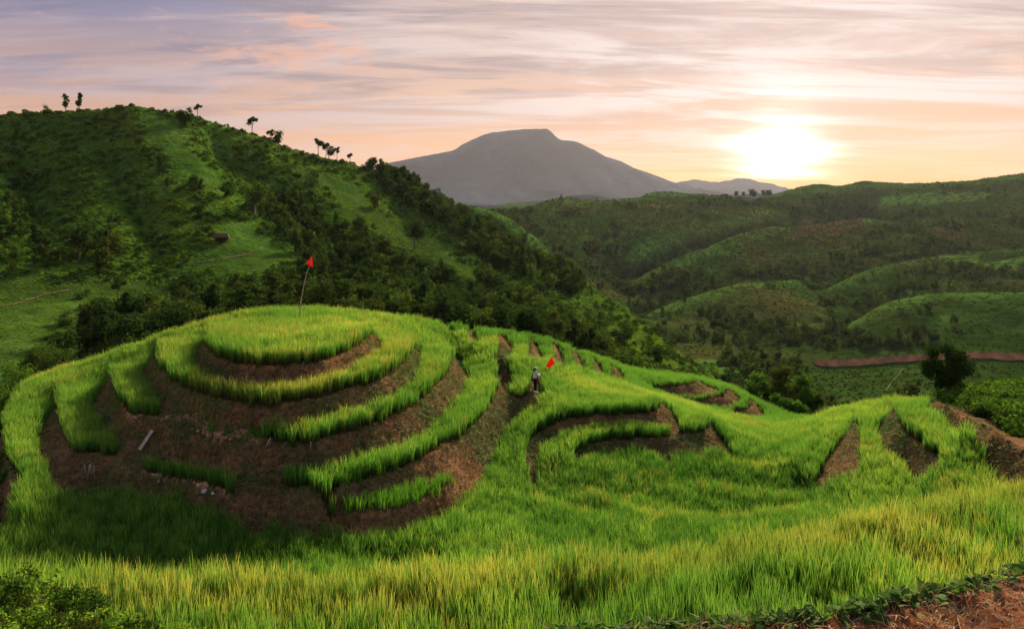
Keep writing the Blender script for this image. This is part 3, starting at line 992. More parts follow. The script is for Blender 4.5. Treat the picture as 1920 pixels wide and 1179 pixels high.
R2 = D((820, 388, 640), (853, 386, 630), (911, 392, 610), (950, 408, 590), (970, 422, 570), (1009, 450, 540), (1036, 481, 510), (1090, 522, 480), (1150, 568, 455), (1180, 590, 440))
back(R2, 1.14, 22)
back(R2, 0.86, 18)
mid = D((700, 398, 1900), (850, 394, 1900), (920, 390, 1900), (960, 380, 1850), (1000, 384, 1850), (1040, 378, 1900), (1100, 384, 1900))
back(mid, 1.2, 40)
# the mountain and the low ranges beside it
MT = D((-420, 395, 8100), (300, 392, 8100), (500, 370, 7875), (640, 330, 7875), (700, 312, 7875), (760, 300, 7875), (810, 291, 7875), (850, 280, 7875), (875, 266, 7875), (905, 253, 7875), (930, 248, 7875), (970, 243, 7875), (1005, 241, 7875), (1025, 241, 7875), (1038, 249, 7875), (1045, 259, 7875),
       (1080, 265, 7875), (1105, 277, 7875), (1130, 290, 7875), (1165, 305, 7920), (1200, 321, 7988), (1240, 334, 8100), (1280, 350, 8325), (1330, 372, 8550), (1400, 392, 8550), (1800, 396, 8550), (2340, 396, 8550))
back(MT, 1.28, 400)
D((500, 404, 5625), (700, 400, 5625), (900, 404, 5625), (1100, 402, 5625), (1250, 398, 5625), (1500, 402, 5400), (2300, 402, 5400))
for a0 in (((800, 350, 6750), (760, 385, 6075)), ((900, 320, 6975), (870, 370, 6188)), ((960, 350, 6638), (990, 385, 6075)), ((1060, 330, 6975), (1100, 375, 6188)), ((1150, 355, 6975), (1180, 382, 6300))):
    D(*a0)
LR = D((1230, 345, 10350), (1260, 338, 10350), (1300, 336, 10350), (1315, 337, 10350), (1345, 346, 10350), (1375, 343, 10350), (1395, 343, 10350), (1430, 352, 10350), (1462, 358, 10350), (1500, 366, 10350), (1560, 380, 10350), (1700, 390, 10350))
H.solve(60)
H.blur(2)
# relief
near_w = 1 - sstep(2300, 3600, H.Y)
ridged = 1 - np.abs(fbm(H.X / 55, H.Y / 55, 4, 31)) * 2
H.Z += near_w * sstep(70, 160, H.Y) * (ridged * 1.3 + fbm(H.X / 14, H.Y / 14, 3, 33) * 0.7) * np.clip(H.Y / 500, 0.25, 1.6)
mridge = 1 - np.abs(fbm(H.X / 900 + 5, H.Y / 2000, 5, 41)) * 2
on_top = np.exp(-((H.Y - 7875) / 360.0) ** 2)
H.Z += (1 - near_w) * ((mridge * 95) * (1 - on_top * 0.85) + fbm(H.X / 130, H.Y / 300, 4, 43) * 16)

# --- vegetation map of the hills
HPY = HOR - H.Z / H.Y * F      # row each place is sighted at


def hpoly(P):
    """cells whose bearing and sighting angle lie inside a surveyed outline"""
    P = np.array(P, float)
    m = np.zeros(H.Z.shape, bool)
    x, y = H.PX, HPY
    c = np.zeros(H.Z.shape, int)
    for i in range(len(P)):
        x0, y0 = P[i]
        x1, y1 = P[(i + 1) % len(P)]
        if y0 == y1:
            continue
        k = (y0 > y) != (y1 > y)
        c += k & (x < x0 + (y - y0) / (y1 - y0) * (x1 - x0))
    return (c & 1) == 1


lefthill = (H.Y < 360) & (H.Y > 70) & (H.PX < 1345)
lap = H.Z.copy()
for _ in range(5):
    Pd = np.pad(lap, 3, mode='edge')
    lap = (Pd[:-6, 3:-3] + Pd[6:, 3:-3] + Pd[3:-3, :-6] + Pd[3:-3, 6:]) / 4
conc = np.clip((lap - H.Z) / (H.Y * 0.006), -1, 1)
nf = fbm(H.X / 60, H.Y / 60, 5, 51, 0.6)
nf2 = fbm(H.X / 22, H.Y / 22, 4, 57, 0.6)
forest = np.zeros(H.Z.shape)
forest = np.where(~lefthill & (H.Y < 2400), sstep(-0.04, 0.26, nf + conc * 0.9 + nf2 * 0.45), forest)
A_ = hpoly([(470, 395), (500, 370), (560, 375), (600, 400), (640, 440), (720, 430), (790, 460), (860, 510), (930, 540), (1010, 560), (1080, 610), (1130, 660), (1130, 720), (400, 720), (400, 590), (520, 530), (575, 500), (530, 450)])
B_ = hpoly([(690, 318), (745, 325), (800, 360), (860, 395), (960, 460), (1060, 505), (1110, 550), (1060, 560), (980, 530), (900, 490), (850, 440), (790, 400), (720, 360)])
C1 = hpoly([(130, 620), (190, 600), (330, 588), (430, 555), (540, 540), (640, 560), (640, 740), (60, 740), (140, 670)])
D1 = hpoly([(-420, 300), (0, 300), (60, 330), (60, 450), (150, 430), (200, 480), (100, 515), (0, 500), (-420, 520)])
E1 = hpoly([(90, 455), (160, 430), (240, 480), (200, 520), (120, 520)])
lf = np.maximum.reduce([A_ * 1.0, B_ * 0.9, C1 * 1.0, D1 * 0.55, E1 * 0.6])
fl = np.clip(lf * 1.25 + nf2 * 0.5 - 0.25, 0, 1) + np.clip((nf2 + nf * 0.5 - 0.35) * 1.2, 0, 0.5)
G1 = hpoly([(640, 365), (700, 385), (760, 425), (830, 470), (890, 520), (880, 540), (820, 520), (740, 480), (690, 440), (640, 410)])
LIGHT = G1 | hpoly([(235, 208), (300, 212), (345, 255), (400, 325), (440, 370), (410, 380), (350, 330), (300, 280), (262, 235)]) | hpoly([(560, 318), (640, 330), (700, 360), (660, 372), (600, 350)]) | \
    hpoly([(430, 400), (500, 440), (550, 500), (520, 520), (420, 520), (330, 500), (400, 470)]) | hpoly([(-400, 510), (80, 520), (200, 545), (330, 520), (330, 560), (200, 600), (80, 640), (-400, 680)])  # pale grass patches, and the sunlit spur crest painted as lighter scrub
G2 = hpoly([(1000, 570), (1060, 560), (1120, 590), (1220, 640), (1310, 690), (1200, 690), (1080, 630)])
fl = np.where(G1, np.clip(nf2 * 0.6, 0, 0.3), fl)
fl = np.where(G2, np.clip(nf2 * 0.8 + 0.1, 0, 0.5), fl)
forest = np.where(lefthill, np.clip(fl, 0, 1), forest)
roadm = H.poly(np.vstack([road[:, :2], (rb + [0, 2.0, 0])[::-1][:, :2]]))
forest = np.where(roadm, 0, forest)
# field terraces far right: bright stepped paddies
PAD = hpoly([(1770, 476), (1810, 470), (1838, 476), (1835, 492), (1790, 496)]) | hpoly([(1838, 498), (1870, 490), (1925, 480), (1925, 496), (1870, 503)]) | \
    hpoly([(1650, 372), (1700, 362), (1800, 360), (1860, 362), (1850, 376), (1740, 384), (1660, 382)])
FIELDS = hpoly([(1360, 425), (1424, 430), (1520, 425), (1620, 415), (1640, 440), (1500, 470), (1420, 500), (1400, 470), (1340, 470)]) | \
    hpoly([(1190, 362), (1290, 362), (1345, 372), (1300, 380), (1200, 380)]) | hpoly([(1640, 565), (1760, 553), (1930, 550), (1930, 620), (1840, 640), (1700, 620)]) | \
    hpoly([(1600, 520), (1690, 492), (1740, 490), (1650, 560)]) | hpoly([(1500, 350), (1700, 347), (1930, 330), (1930, 400), (1800, 400), (1560, 380)])
forest = np.where(PAD, 0, forest)
forest = np.where(FIELDS & (H.Y > 360), forest * 0.35, forest)
BROWN = hpoly([(1500, 412), (1600, 405), (1640, 425), (1560, 445), (1480, 440)]) | hpoly([(1740, 430), (1800, 412), (1830, 430), (1770, 455)]) | hpoly([(1050, 560), (1130, 580), (1180, 640), (1100, 620)])

BELOW = hpoly([(1530, 655), (1930, 645), (2330, 640), (2330, 745), (1930, 735), (1640, 745), (1560, 730), (1520, 700)])
forest = np.where(BELOW & (H.Y > 230) & (H.Y < 400), np.clip(nf2 * 0.5, 0, 0.12), forest)
forest = np.where((H.Y > 150) & (H.Y < 345) & ~lefthill & (H.PX > 1500) & (HPY < 760), forest * 0.2, forest)
grass = np.array((0.045, 0.120, 0.020))
grass2 = np.array((0.070, 0.150, 0.026))
dark = np.array((0.022, 0.045, 0.010))
hc = np.zeros(H.Z.shape + (3,))
mixn = sstep(-0.4, 0.4, nf2)[..., None]
hc[:] = grass * (1 - mixn) + grass2 * mixn
meadow = hpoly([(-420, 500), (100, 515), (200, 520), (340, 520), (330, 590), (200, 610), (60, 680), (-420, 700)]) & lefthill
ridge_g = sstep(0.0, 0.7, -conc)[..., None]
hc = np.where(((H.Y > 360) | ~lefthill)[..., None], hc * (0.38 + 0.55 * ridge_g), hc)  # shade of the far slopes painted in; short ridge grass stays lighter
olive = sstep(-0.1, 0.5, fbm(H.X / 90, H.Y / 90, 4, 67))[..., None]
hc = np.where((H.Y > 360)[..., None], hc * (1 - 0.6 * olive) + np.array((0.075, 0.068, 0.020)) * 0.6 * olive, hc)
hc = hc * (1 + 0.35 * fbm(H.X / 6, H.Y / 6, 3, 69))[..., None]
hc = np.where((G1 | meadow)[..., None], np.array((0.045, 0.092, 0.016)) * (0.7 + 0.7 * mixn), hc)
hc = np.where(G2[..., None], np.array((0.10, 0.11, 0.03)) * (0.8 + 0.4 * mixn), hc)
hc = np.where((BROWN)[..., None], np.array((0.075, 0.06, 0.028)), hc)
hc = np.where((PAD)[..., None], np.array((0.045, 0.10, 0.018)) * (0.45 + 0.75 * (np.sin(H.Z * 5.5) > -0.3))[..., None], hc)
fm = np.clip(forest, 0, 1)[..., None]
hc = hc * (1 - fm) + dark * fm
mcol = np.array((0.020, 0.034, 0.048)) * (0.55 + 0.95 * sstep(-0.5, 0.5, fbm(H.X / 500, H.Y / 900, 5, 61)))[..., None]  # blue of the distant air painted into the ground colour
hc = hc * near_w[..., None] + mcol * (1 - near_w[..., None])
rsplit = int(np.searchsorted(H.ys, 2700))
r0 = 0
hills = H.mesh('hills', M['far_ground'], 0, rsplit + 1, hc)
tag(hills, 'green wooded hills round the terraces', 'hills', kind='structure')
mtn = H.mesh('distant_mountain', M['mountain'], rsplit, H.nv, hc)
tag(mtn, 'hazy flat topped mountain on the horizon', 'mountain', kind='structure')


# ------------------------------------------------------------------ scatter: one object that draws copies of small plants
def scatter(name, P, protos, rot=None, scl=None, idx=None, label=None, cat=None, kind='stuff', tilt=0.12):
    n = len(P)
    me = bpy.data.meshes.new(name)
    me.vertices.add(n)
    me.vertices.foreach_set('co', np.ascontiguousarray(P, dtype=np.float32).ravel())
    if rot is None:
        rot = np.column_stack([RNG.normal(0, tilt, n), RNG.normal(0, tilt, n), RNG.uniform(0, 2 * PI, n)])
    if scl is None:
        scl = RNG.uniform(0.8, 1.2, n)
    if idx is None:
        idx = RNG.integers(0, len(protos), n)
    add_attr(me, 'rot', rot, 'FLOAT_VECTOR')
    add_attr(me, 'scl', scl)
    add_attr(me, 'idx', idx, 'INT')
    o = link(bpy.data.objects.new(name, me))
    coll = bpy.data.collections.new(name + '_kinds')
    for i, p in enumerate(protos):
        q = bpy.data.objects.new(f'a{i:02d}_{p.name}', p)
        coll.objects.link(q)
    g = bpy.data.node_groups.new(name, 'GeometryNodeTree')
    g.interface.new_socket('Geometry', in_out='INPUT', socket_type='NodeSocketGeometry')
    g.interface.new_socket('Geometry', in_out='OUTPUT', socket_type='NodeSocketGeometry')
    nn = g.nodes
    gi, go = nn.new('NodeGroupInput'), nn.new('NodeGroupOutput')
    ci = nn.new('GeometryNodeCollectionInfo')
    ci.inputs['Collection'].default_value = coll
    ci.inputs['Separate Children'].default_value = True
    ci.inputs['Reset Children'].default_value = True
    ip = nn.new('GeometryNodeInstanceOnPoints')
    ip.inputs['Pick Instance'].default_value = True

    def attr(nm, typ):
        a = nn.new('GeometryNodeInputNamedAttribute')
        a.data_type = typ
        a.inputs['Name'].default_value = nm
        return [s_ for s_ in a.outputs if s_.enabled and s_.name == 'Attribute'][0]
    g.links.new(gi.outputs[0], ip.inputs['Points'])
    g.links.new(ci.outputs[0], ip.inputs['Instance'])
    g.links.new(attr('idx', 'INT'), ip.inputs['Instance Index'])
    e2r = nn.new('FunctionNodeEulerToRotation')
    g.links.new(attr('rot', 'FLOAT_VECTOR'), e2r.inputs[0])
    g.links.new(e2r.outputs[0], ip.inputs['Rotation'])
    g.links.new(attr('scl', 'FLOAT'), ip.inputs['Scale'])
    g.links.new(ip.outputs[0], go.inputs[0])
    md = o.modifiers.new('scatter', 'NODES')
    md.node_group = g
    return tag(o, label, cat, kind=kind)


def rice_mesh(nblades, h, w, spread, mat, segs=3, seed=0, lean=0.28, name='rice_clump'):
    r = np.random.default_rng(seed)
    V, Q = [], []
    for b in range(nblades):
        a = r.uniform(0, 2 * PI)
        rad = spread * math.sqrt(r.uniform(0, 1))
        x, y = rad * math.cos(a), rad * math.sin(a)
        la = a + r.normal(0, 0.9)
        hh = h * r.uniform(0.72, 1.12)
        ln = lean * hh * r.uniform(0.2, 1.2)
        fa = r.uniform(0, PI)
        ww = w * r.uniform(0.7, 1.2) / 2
        dx, dy = math.cos(fa) * ww, math.sin(fa) * ww
        base = len(V)
        for k in range(segs + 1):
            t = k / segs
            ox, oy = math.cos(la) * ln * t**2.2, math.sin(la) * ln * t**2.2
            zz = hh * (t - 0.10 * t**3)
            wk = (1.0 - 0.85 * t**2.0)
            V.append((x + ox - dx * wk, y + oy - dy * wk, zz))
            V.append((x + ox + dx * wk, y + oy + dy * wk, zz))
        for k in range(segs):
            q = base + 2 * k
            Q.append((q, q + 1, q + 3, q + 2))
    me = np_mesh(name, np.array(V), np.array(Q), mat)
    return me


def tuft_mesh(n, h, w, mat, seed, spread=0.06, droop=0.9, name='weed_tuft'):
    r = np.random.default_rng(seed)
    V, Q = [], []
    for b in range(n):
        a = r.uniform(0, 2 * PI)
        x, y = spread * r.normal(), spread * r.normal()
        hh = h * r.uniform(0.5, 1.1)
        out = hh * droop * r.uniform(0.3, 1.1)
        fa = a + PI / 2
        ww = w * r.uniform(0.6, 1.2) / 2
        base = len(V)
        for k, t in enumerate((0, 0.5, 1.0)):
            px, py = x + math.cos(a) * out * t, y + math.sin(a) * out * t
            z = hh * (t * 0.9 - 0.75 * t * t) if droop > 0.8 else hh * (t - 0.3 * t * t)
            wk = (1, 0.9, 0.3)[k]
            V.append((px - math.cos(fa) * ww * wk, py - math.sin(fa) * ww * wk, z))
            V.append((px + math.cos(fa) * ww * wk, py + math.sin(fa) * ww * wk, z))
        for k in range(2):
            q = base + 2 * k
            Q.append((q, q + 1, q + 3, q + 2))
    return np_mesh(name, np.array(V), np.array(Q), mat)


def leaf_cloud(centres, radii, n, size, seed, squash=0.8, fill=0.35, aspect=0.55, up=0.3):
    """n leaf-sized faces spread through a set of lobes; returns V, Q"""
    r = np.random.default_rng(seed)
    centres = np.array(centres, float)
    radii = np.array(radii, float)
    p = radii**2 / (radii**2).sum()
    k = r.choice(len(radii), n, p=p)
    d = r.normal(size=(n, 3))
    d /= np.linalg.norm(d, axis=1)[:, None]
    rr = radii[k] * (fill + (1 - fill) * r.uniform(0, 1, n) ** 0.6)
    rr *= 1 + 0.22 * r.normal(size=n)
    C = centres[k] + d * rr[:, None] * np.array((1, 1, squash))
    nrm = d + r.normal(size=(n, 3)) * 0.75 + np.array((0, 0, up))
    nrm /= np.linalg.norm(nrm, axis=1)[:, None]
    t1 = np.cross(nrm, r.normal(size=(n, 3)))
    t1 /= np.linalg.norm(t1, axis=1)[:, None]
    t2 = np.cross(nrm, t1)
    s_ = size * r.uniform(0.55, 1.35, n)[:, None]
    V = np.stack([C - t1 * s_, C + t2 * s_ * aspect - nrm * s_ * 0.12, C + t1 * s_ - nrm * s_ * 0.25, C - t2 * s_ * aspect - nrm * s_ * 0.12], 1).reshape(-1, 3)
    Q = np.arange(4 * n).reshape(n, 4)
    return V, Q


def crown_mesh(kind, h, n, size, mat, seed, name='crown'):
    r = np.random.default_rng(seed)
    cs, rs = [], []
    if kind == 'round':
        for i in range(11):
            a = r.uniform(0, 2 * PI)
            q = r.uniform(0.0, 0.26) * h
            cs.append((q * math.cos(a), q * math.sin(a), h * r.uniform(0.38, 0.86)))
            rs.append(h * r.uniform(0.13, 0.21))
    elif kind == 'tall':
        for i in range(9):
            a = r.uniform(0, 2 * PI)
            q = r.uniform(0.02, 0.12) * h
            cs.append((q * math.cos(a), q * math.sin(a), h * (0.36 + 0.6 * i / 9)))
            rs.append(h * r.uniform(0.07, 0.13))
    elif kind == 'open':
        for i in range(7):
            a = r.uniform(0, 2 * PI)
            q = r.uniform(0.06, 0.22) * h
            cs.append((q * math.cos(a), q * math.sin(a), h * r.uniform(0.62, 0.95)))
            rs.append(h * r.uniform(0.07, 0.13))
    elif kind == 'bush':
        for i in range(9):
            a = r.uniform(0, 2 * PI)
            q = r.uniform(0.1, 0.5) * h
            cs.append((q * math.cos(a), q * math.sin(a), h * r.uniform(0.12, 0.68)))
            rs.append(h * r.uniform(0.16, 0.30))
    V, Q = leaf_cloud(cs, rs, n, size, seed + 1)
    return np_mesh(name, V, Q, mat), cs


def trunk_mesh(h, rad, cs, mat, seed, lean=0.05, start=0.35, name='trunk'):
    r = np.random.default_rng(seed)
    mb = MB()
    lx, ly = r.normal(0, lean, 2) * h
    top = h * 0.8
    pts = [(lx * t * t, ly * t * t, top * t) for t in (0, 0.15, 0.4, 0.7, 1)]
    mb.tube([(0, 0, -0.6)] + pts, [rad * 1.35, rad * 1.15, rad, rad * 0.85, rad * 0.6, rad * 0.25], 7)
    for c in cs[:6]:
        s0 = max(start * h, c[2] - 0.25 * h)
        t = s0 / top
        p0 = Vector((lx * t * t, ly * t * t, s0))
        p1 = Vector(c)
        m = (p0 + p1) / 2 + Vector((0, 0, -0.03 * h))
        mb.tube([p0, m, p1], [rad * 0.5, rad * 0.32, rad * 0.12], 5)
    me = bpy.data.meshes.new(name)
    me.from_pydata([tuple(v) for v in mb.V], [], mb.F)
    for p in me.polygons:
        p.use_smooth = True
    me.materials.append(mat)
    return me


# ------------------------------------------------------------------ rice
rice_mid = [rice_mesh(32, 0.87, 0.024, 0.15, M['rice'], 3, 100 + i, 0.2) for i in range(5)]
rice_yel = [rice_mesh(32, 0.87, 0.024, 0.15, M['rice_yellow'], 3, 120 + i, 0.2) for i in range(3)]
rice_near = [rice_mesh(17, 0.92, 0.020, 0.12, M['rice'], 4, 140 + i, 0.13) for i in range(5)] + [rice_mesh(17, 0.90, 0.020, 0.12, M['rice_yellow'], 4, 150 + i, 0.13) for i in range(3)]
rice_shaded = [rice_mesh(32, 0.87, 0.024, 0.15, M['rice_shaded'], 3, 180 + i, 0.2) for i in range(4)]
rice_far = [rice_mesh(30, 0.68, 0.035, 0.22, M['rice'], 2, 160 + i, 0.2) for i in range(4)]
rice_dk = [rice_mesh(20, 0.6, 0.022, 0.13, M['rice_dark'], 3, 170 + i, 0.2) for i in range(3)]


def cells(x0, x1, y0, y1, step):
    xs, ys = np.arange(x0, x1, step), np.arange(y0, y1, step)
    X, Y = np.meshgrid(xs, ys)
    X = X + RNG.uniform(-0.5, 0.5, X.shape) * step * 0.9
    Y = Y + RNG.uniform(-0.5, 0.5, X.shape) * step * 0.9
    return X.ravel(), Y.ravel()


def pick(mask, x, y, S=None):
    S = S or N
    u, v = S.uv(x, y)
    iu, iv = np.rint(u).astype(int), np.rint(v).astype(int)
    ok = (iu >= 0) & (iu < S.nu) & (iv >= 0) & (iv < S.nv)
    r = np.zeros(len(x), bool)
    r[ok] = mask[iv[ok], iu[ok]]
    return r


# which plot a place belongs to
PLOT = np.full(N.Z.shape, -1)
Zs = N.Z
names = []


def plot(label, mask):
    names.append(label)
    k = len(names) - 1
    PLOT[(PLOT < 0) & mask & rice_m] = k


yrim = np.interp(N.pxs, NT_rim[:, 0], NT_rim[:, 1])[None, :]
knoll = (N.PX < 935 - (N.Y - 38) * 0) & (N.Y > 28.5)
plot('tall pale green rice of the nearest field along the bottom of the picture', N.Y < yrim + 0.4)
plot('smooth rice on the round top plot of the knoll, around the red pennant pole', N.poly(np.vstack([line(L1, -7.0)[:, :2], [(740, 52), (640, 70), (440, 70), (350, 52)]])))
plot('rice of the first ring terrace just under the top plot of the knoll', knoll & (Zs > -8.75) & (N.PX < 850))
plot('short dark rice in the narrow strips behind the low earth walls', N.poly([(268, 32), (281, 33), (351, 32), (436, 31.6), (436, 28.9), (351, 30), (272, 31)]) | N.poly([(325, 34.0), (490, 32.2), (490, 30.4), (325, 31.5)]) & (Zs < -8.9))
plot('rice of the second ring terrace round the knoll', knoll & (Zs > -9.95) & (N.PX < 900))
plot('short rice of the small lower strip at the foot of the knoll', N.poly([(620, 28.6), (640, 29.6), (700, 30.2), (800, 32.4), (851, 33.8), (858, 31), (835, 29.9), (740, 28.0), (630, 27.6)]))
plot('rice on the left arm of the third ring terrace of the knoll', knoll & (Zs > -11.25) & (N.PX < 330))
plot('rice on the front and right arm of the third ring terrace of the knoll', knoll & (Zs > -11.3) & (N.PX < 950))
plot('rice of the outermost left terrace curving down to the basin', (N.PX < 250) & (N.Y > 30.0) & (Zs > -11.85))
plot('shaded dark green rice of the wide basin in front of the knoll', (N.PX < 985) & (N.Y < 42) & (Zs < -11.7))
plot('rice on the outer terrace of the right hand knoll beside the scrub', (N.PX > 1640) & (Zs > -11.5) & (N.Y < 46))
plot('rice between the two brown banks of the right hand knoll', (N.PX > 1590) & (Zs > -12.75) & (N.Y < 52))
plot('rice of the low terraces round the small far knoll', (N.Y > 57) & (N.PX > 1165))
plot('rice on the narrow plots stepping down behind the person', (N.Y > 48.5) & (N.PX > 930) & (N.PX < 1200))
plot('rice of the field at the feet of the person with the flag', (Zs > -12.4) & (N.PX < 1260))
plot('rice on the curved ledge between the two brown banks of the amphitheatre', (Zs > -13.15) & (N.PX > 990) & (N.PX < 1345) & (N.Y > 36))
plot('rice filling the hollow floor of the amphitheatre', (N.PX > 1075) & (N.PX < 1540) & (N.Y > 33) & (N.Y < 47) & (Zs < -13.2))
plot('rice sweeping round the front of the amphitheatre and up to the saddle', np.ones(N.Z.shape, bool))

x1, y1 = cells(-48, 62, 21.5, 57, 0.245)
x2, y2 = cells(-45, 70, 57, 86, 0.42)
x3, y3 = cells(-16, 30, 8.5, 30, 0.185)
nearplot = pick(PLOT == 0, x3, y3)
x3, y3 = x3[nearplot], y3[nearplot]
for k, lab in enumerate(names):
    if k == 0:
        X, Y = x3, y3
        vis = (np.abs(X / Y) < 1.08)
        X, Y = X[vis], Y[vis]
        protos = rice_near
    else:
        pm = PLOT == k
        a, b = pick(pm, x1, y1), pick(pm, x2, y2)
        X, Y = np.concatenate([x1[a], x2[b]]), np.concatenate([y1[a], y2[b]])
        protos = rice_dk if 'short' in lab else rice_mid + rice_yel + rice_far + rice_shaded
    if len(X) < 5:
        continue
    Z = N.at(X, Y)
    n = len(X)
    pn = fbm(X * 0.22, Y * 0.22, 3, 71) + RNG.normal(0, 0.25, n)
    if k == 0:
        idx = np.where(pn + 0.6 * pick(edge_m, X, Y) > 0.5, RNG.integers(5, 8, n), RNG.integers(0, 5, n))
    elif 'short' in lab:
        idx = RNG.integers(0, 3, n)
    else:
        thr = 0.1 if 'top plot' in lab else 0.5
        idx = np.where(pn > thr, RNG.integers(5, 8, n), RNG.integers(0, 5, n))
        deep = 0.0  # share of darker plants, painting in the shade of the low fields
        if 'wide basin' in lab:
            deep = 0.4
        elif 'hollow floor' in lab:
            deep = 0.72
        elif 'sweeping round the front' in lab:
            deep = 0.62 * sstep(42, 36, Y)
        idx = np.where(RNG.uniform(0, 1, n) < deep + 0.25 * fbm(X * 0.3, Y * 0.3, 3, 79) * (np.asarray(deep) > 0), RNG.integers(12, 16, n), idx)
        ed = pick(edge_m, X, Y)
        idx = np.where(ed & (RNG.uniform(0, 1, n) < 0.8), np.where(RNG.uniform(0, 1, n) < 0.6, RNG.integers(5, 8, n), RNG.integers(0, 5, n)), idx)
        idx = np.where(Y > 57, RNG.integers(8, 12, n), idx)
    sc_ = (1 + 0.22 * fbm(X * 0.6, Y * 0.6, 3, 73)) * RNG.uniform(0.78, 1.14, n)
    if k == 0:
        sc_ *= 1 + 0.16 * fbm(X * 1.1, Y * 1.1, 2, 75)
        gap = fbm(X * 0.9, Y * 1.3, 3, 77) < -0.42
        sc_ = np.where(gap, sc_ * 0.74, sc_)
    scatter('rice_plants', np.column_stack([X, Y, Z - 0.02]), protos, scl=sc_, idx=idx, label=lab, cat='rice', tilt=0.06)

# ------------------------------------------------------------------ weeds and straw on the banks
bw = [tuft_mesh(16, 0.17, 0.016, M['bank_weed'], 200 + i) for i in range(3)] + [tuft_mesh(14, 0.15, 0.013, M['straw'], 210 + i) for i in range(2)] + \
     [tuft_mesh(18, 0.14, 0.03, M['bank_green'], 220 + i, 0.08) for i in range(2)]
x, y = cells(-45, 60, 24, 57, 0.105)
ok = pick(bank_m | apron, x, y)
x, y = x[ok], y[ok]
xb, yb = cells(-10, 60, 57, 84, 0.3)
ok = pick(bank_m, xb, yb)
x, y = np.concatenate([x, xb[ok]]), np.concatenate([y, yb[ok]])
n = len(x)
pn = fbm(x * 0.35, y * 0.35, 3, 81) + RNG.normal(0, 0.3, n)
idx = np.where(pn > 0.12, RNG.integers(5, 7, n), np.where(pn > -0.30, RNG.integers(0, 3, n), RNG.integers(3, 5, n)))
scatter('bank_weeds', np.column_stack([x, y, N.at(x, y)]), bw, scl=RNG.uniform(0.6, 1.35, n), idx=idx,
        label='dry roots and low weeds matting the bare terrace banks', cat='weeds', tilt=0.5)

# ------------------------------------------------------------------ scrub beside the terraces
bush_p = []
for i in range(4):
    me, _ = crown_mesh('bush', 1.0, 420, 0.075, M['bush'], 300 + i, 'bush')
    bush_p.append(me)
for i in range(2):
    me, _ = crown_mesh('bush', 1.0, 300, 0.07, M['leaf_mid'], 310 + i, 'bush')
    bush_p.append(me)


def scrub(mask, x0, x1_, y0, y1_, step, smin, smax, label, idx=None, zoff=-0.1, dens=1.0):
    x, y = cells(x0, x1_, y0, y1_, step)
    ok = pick(mask, x, y) & (RNG.uniform(0, 1, len(x)) < dens)
    x, y = x[ok], y[ok]
    n = len(x)
    s = RNG.uniform(smin, smax, n) * (1 + 0.35 * fbm(x * 0.3, y * 0.3, 3, 91))
    scatter('undergrowth', np.column_stack([x, y, N.at(x, y) + zoff]), bush_p, scl=s, idx=idx(n) if idx else None, label=label, cat='scrub', tilt=0.25)


lb_in = N.poly([(40, 58), (22, 49), (5, 44), (-6, 40), (-6, 36), (5, 33.5), (18, 31.4), (8, 29.3), (-20, 28), (-300, 26), (-300, 70), (40, 70)])
scrub(lb_in & (N.Y < 62), -50, -20, 24, 62, 0.7, 0.9, 1.7, 'leafy green scrub left of the outermost terrace')
rb_in = N.poly([(1765, 60), (1778, 44), (1800, 40), (1850, 36.5), (1890, 33.5), (1940, 31), (2000, 27), (2250, 25), (2250, 70), (1765, 70)])
scrub(rb_in & (N.Y < 62), 18, 60, 24, 62, 0.6, 0.7, 1.5, 'light green scrub above the brown bank right of the terraces')
scrub(rb_edge & ~rb_in & (N.Y > 24), 14, 40, 23, 45, 0.55, 0.12, 0.4, 'low weeds creeping over the brown bank at the far right', dens=0.5)
scrub(beyond & (N.Y < 90) & (N.PX > -200), -60, 110, 48, 90, 1.3, 1.2, 2.2, 'dark brush just behind the skyline of the terraces', zoff=-0.9)

# ------------------------------------------------------------------ hillside vegetation
def far_pts(mask_w, y0, y1, dens_fn, n_try):
    """points over the hills, about even per square metre weighted by mask_w (0..1) and dens_fn(y)"""
    pxs = RNG.uniform(-380, 2300, n_try)
    ly = RNG.uniform(math.log(y0), math.log(y1), n_try)
    y = np.exp(ly)
    x = (pxs - 960) / F * y
    w = H.at(x, y, mask_w)
    keep = RNG.uniform(0, 1, n_try) < w * dens_fn(y)
    return x[keep], y[keep]


def facing(x, y):
    """True where the ground can be seen from the terraces or nearly so"""
    z = H.at(x, y)
    zf = H.at(x * 0.96, y * 0.96)
    return (z / y) > (zf / (y * 0.96)) - 0.02


tree_p = []
for i in range(4):
    tree_p.append(crown_mesh('round', 7.0, 420, 0.42, (M['leaf_dark'], M['leaf_mid'], M['leaf_olive'], M['leaf_dark'])[i], 400 + i, 'canopy')[0])
for i in range(2):
    tree_p.append(crown_mesh('tall', 8.0, 300, 0.36, (M['leaf_dark'], M['leaf_mid'])[i], 410 + i, 'canopy')[0])
scrub_p = [crown_mesh('bush', 1.6, 150, 0.20, M['scrub'], 420 + i, 'scrub')[0] for i in range(3)] + [crown_mesh('bush', 1.5, 150, 0.20, M['scrub_light'], 430 + i, 'scrub')[0] for i in range(2)] + [crown_mesh('bush', 1.9, 200, 0.22, M['leaf_mid'], 436 + i, 'scrub')[0] for i in range(2)]
tree_lo = [crown_mesh('round', 8.0, 110, 0.95, (M['leaf_dark'], M['leaf_mid'], M['leaf_olive'])[i], 440 + i, 'canopy')[0] for i in range(3)]
scrub_lo = [crown_mesh('bush', 2.4, 50, 0.55, (M['scrub_far'], M['leaf_olive'], M['leaf_mid'])[i], 450 + i, 'scrub')[0] for i in range(3)]

fw = np.clip(forest, 0, 1) ** 1.3
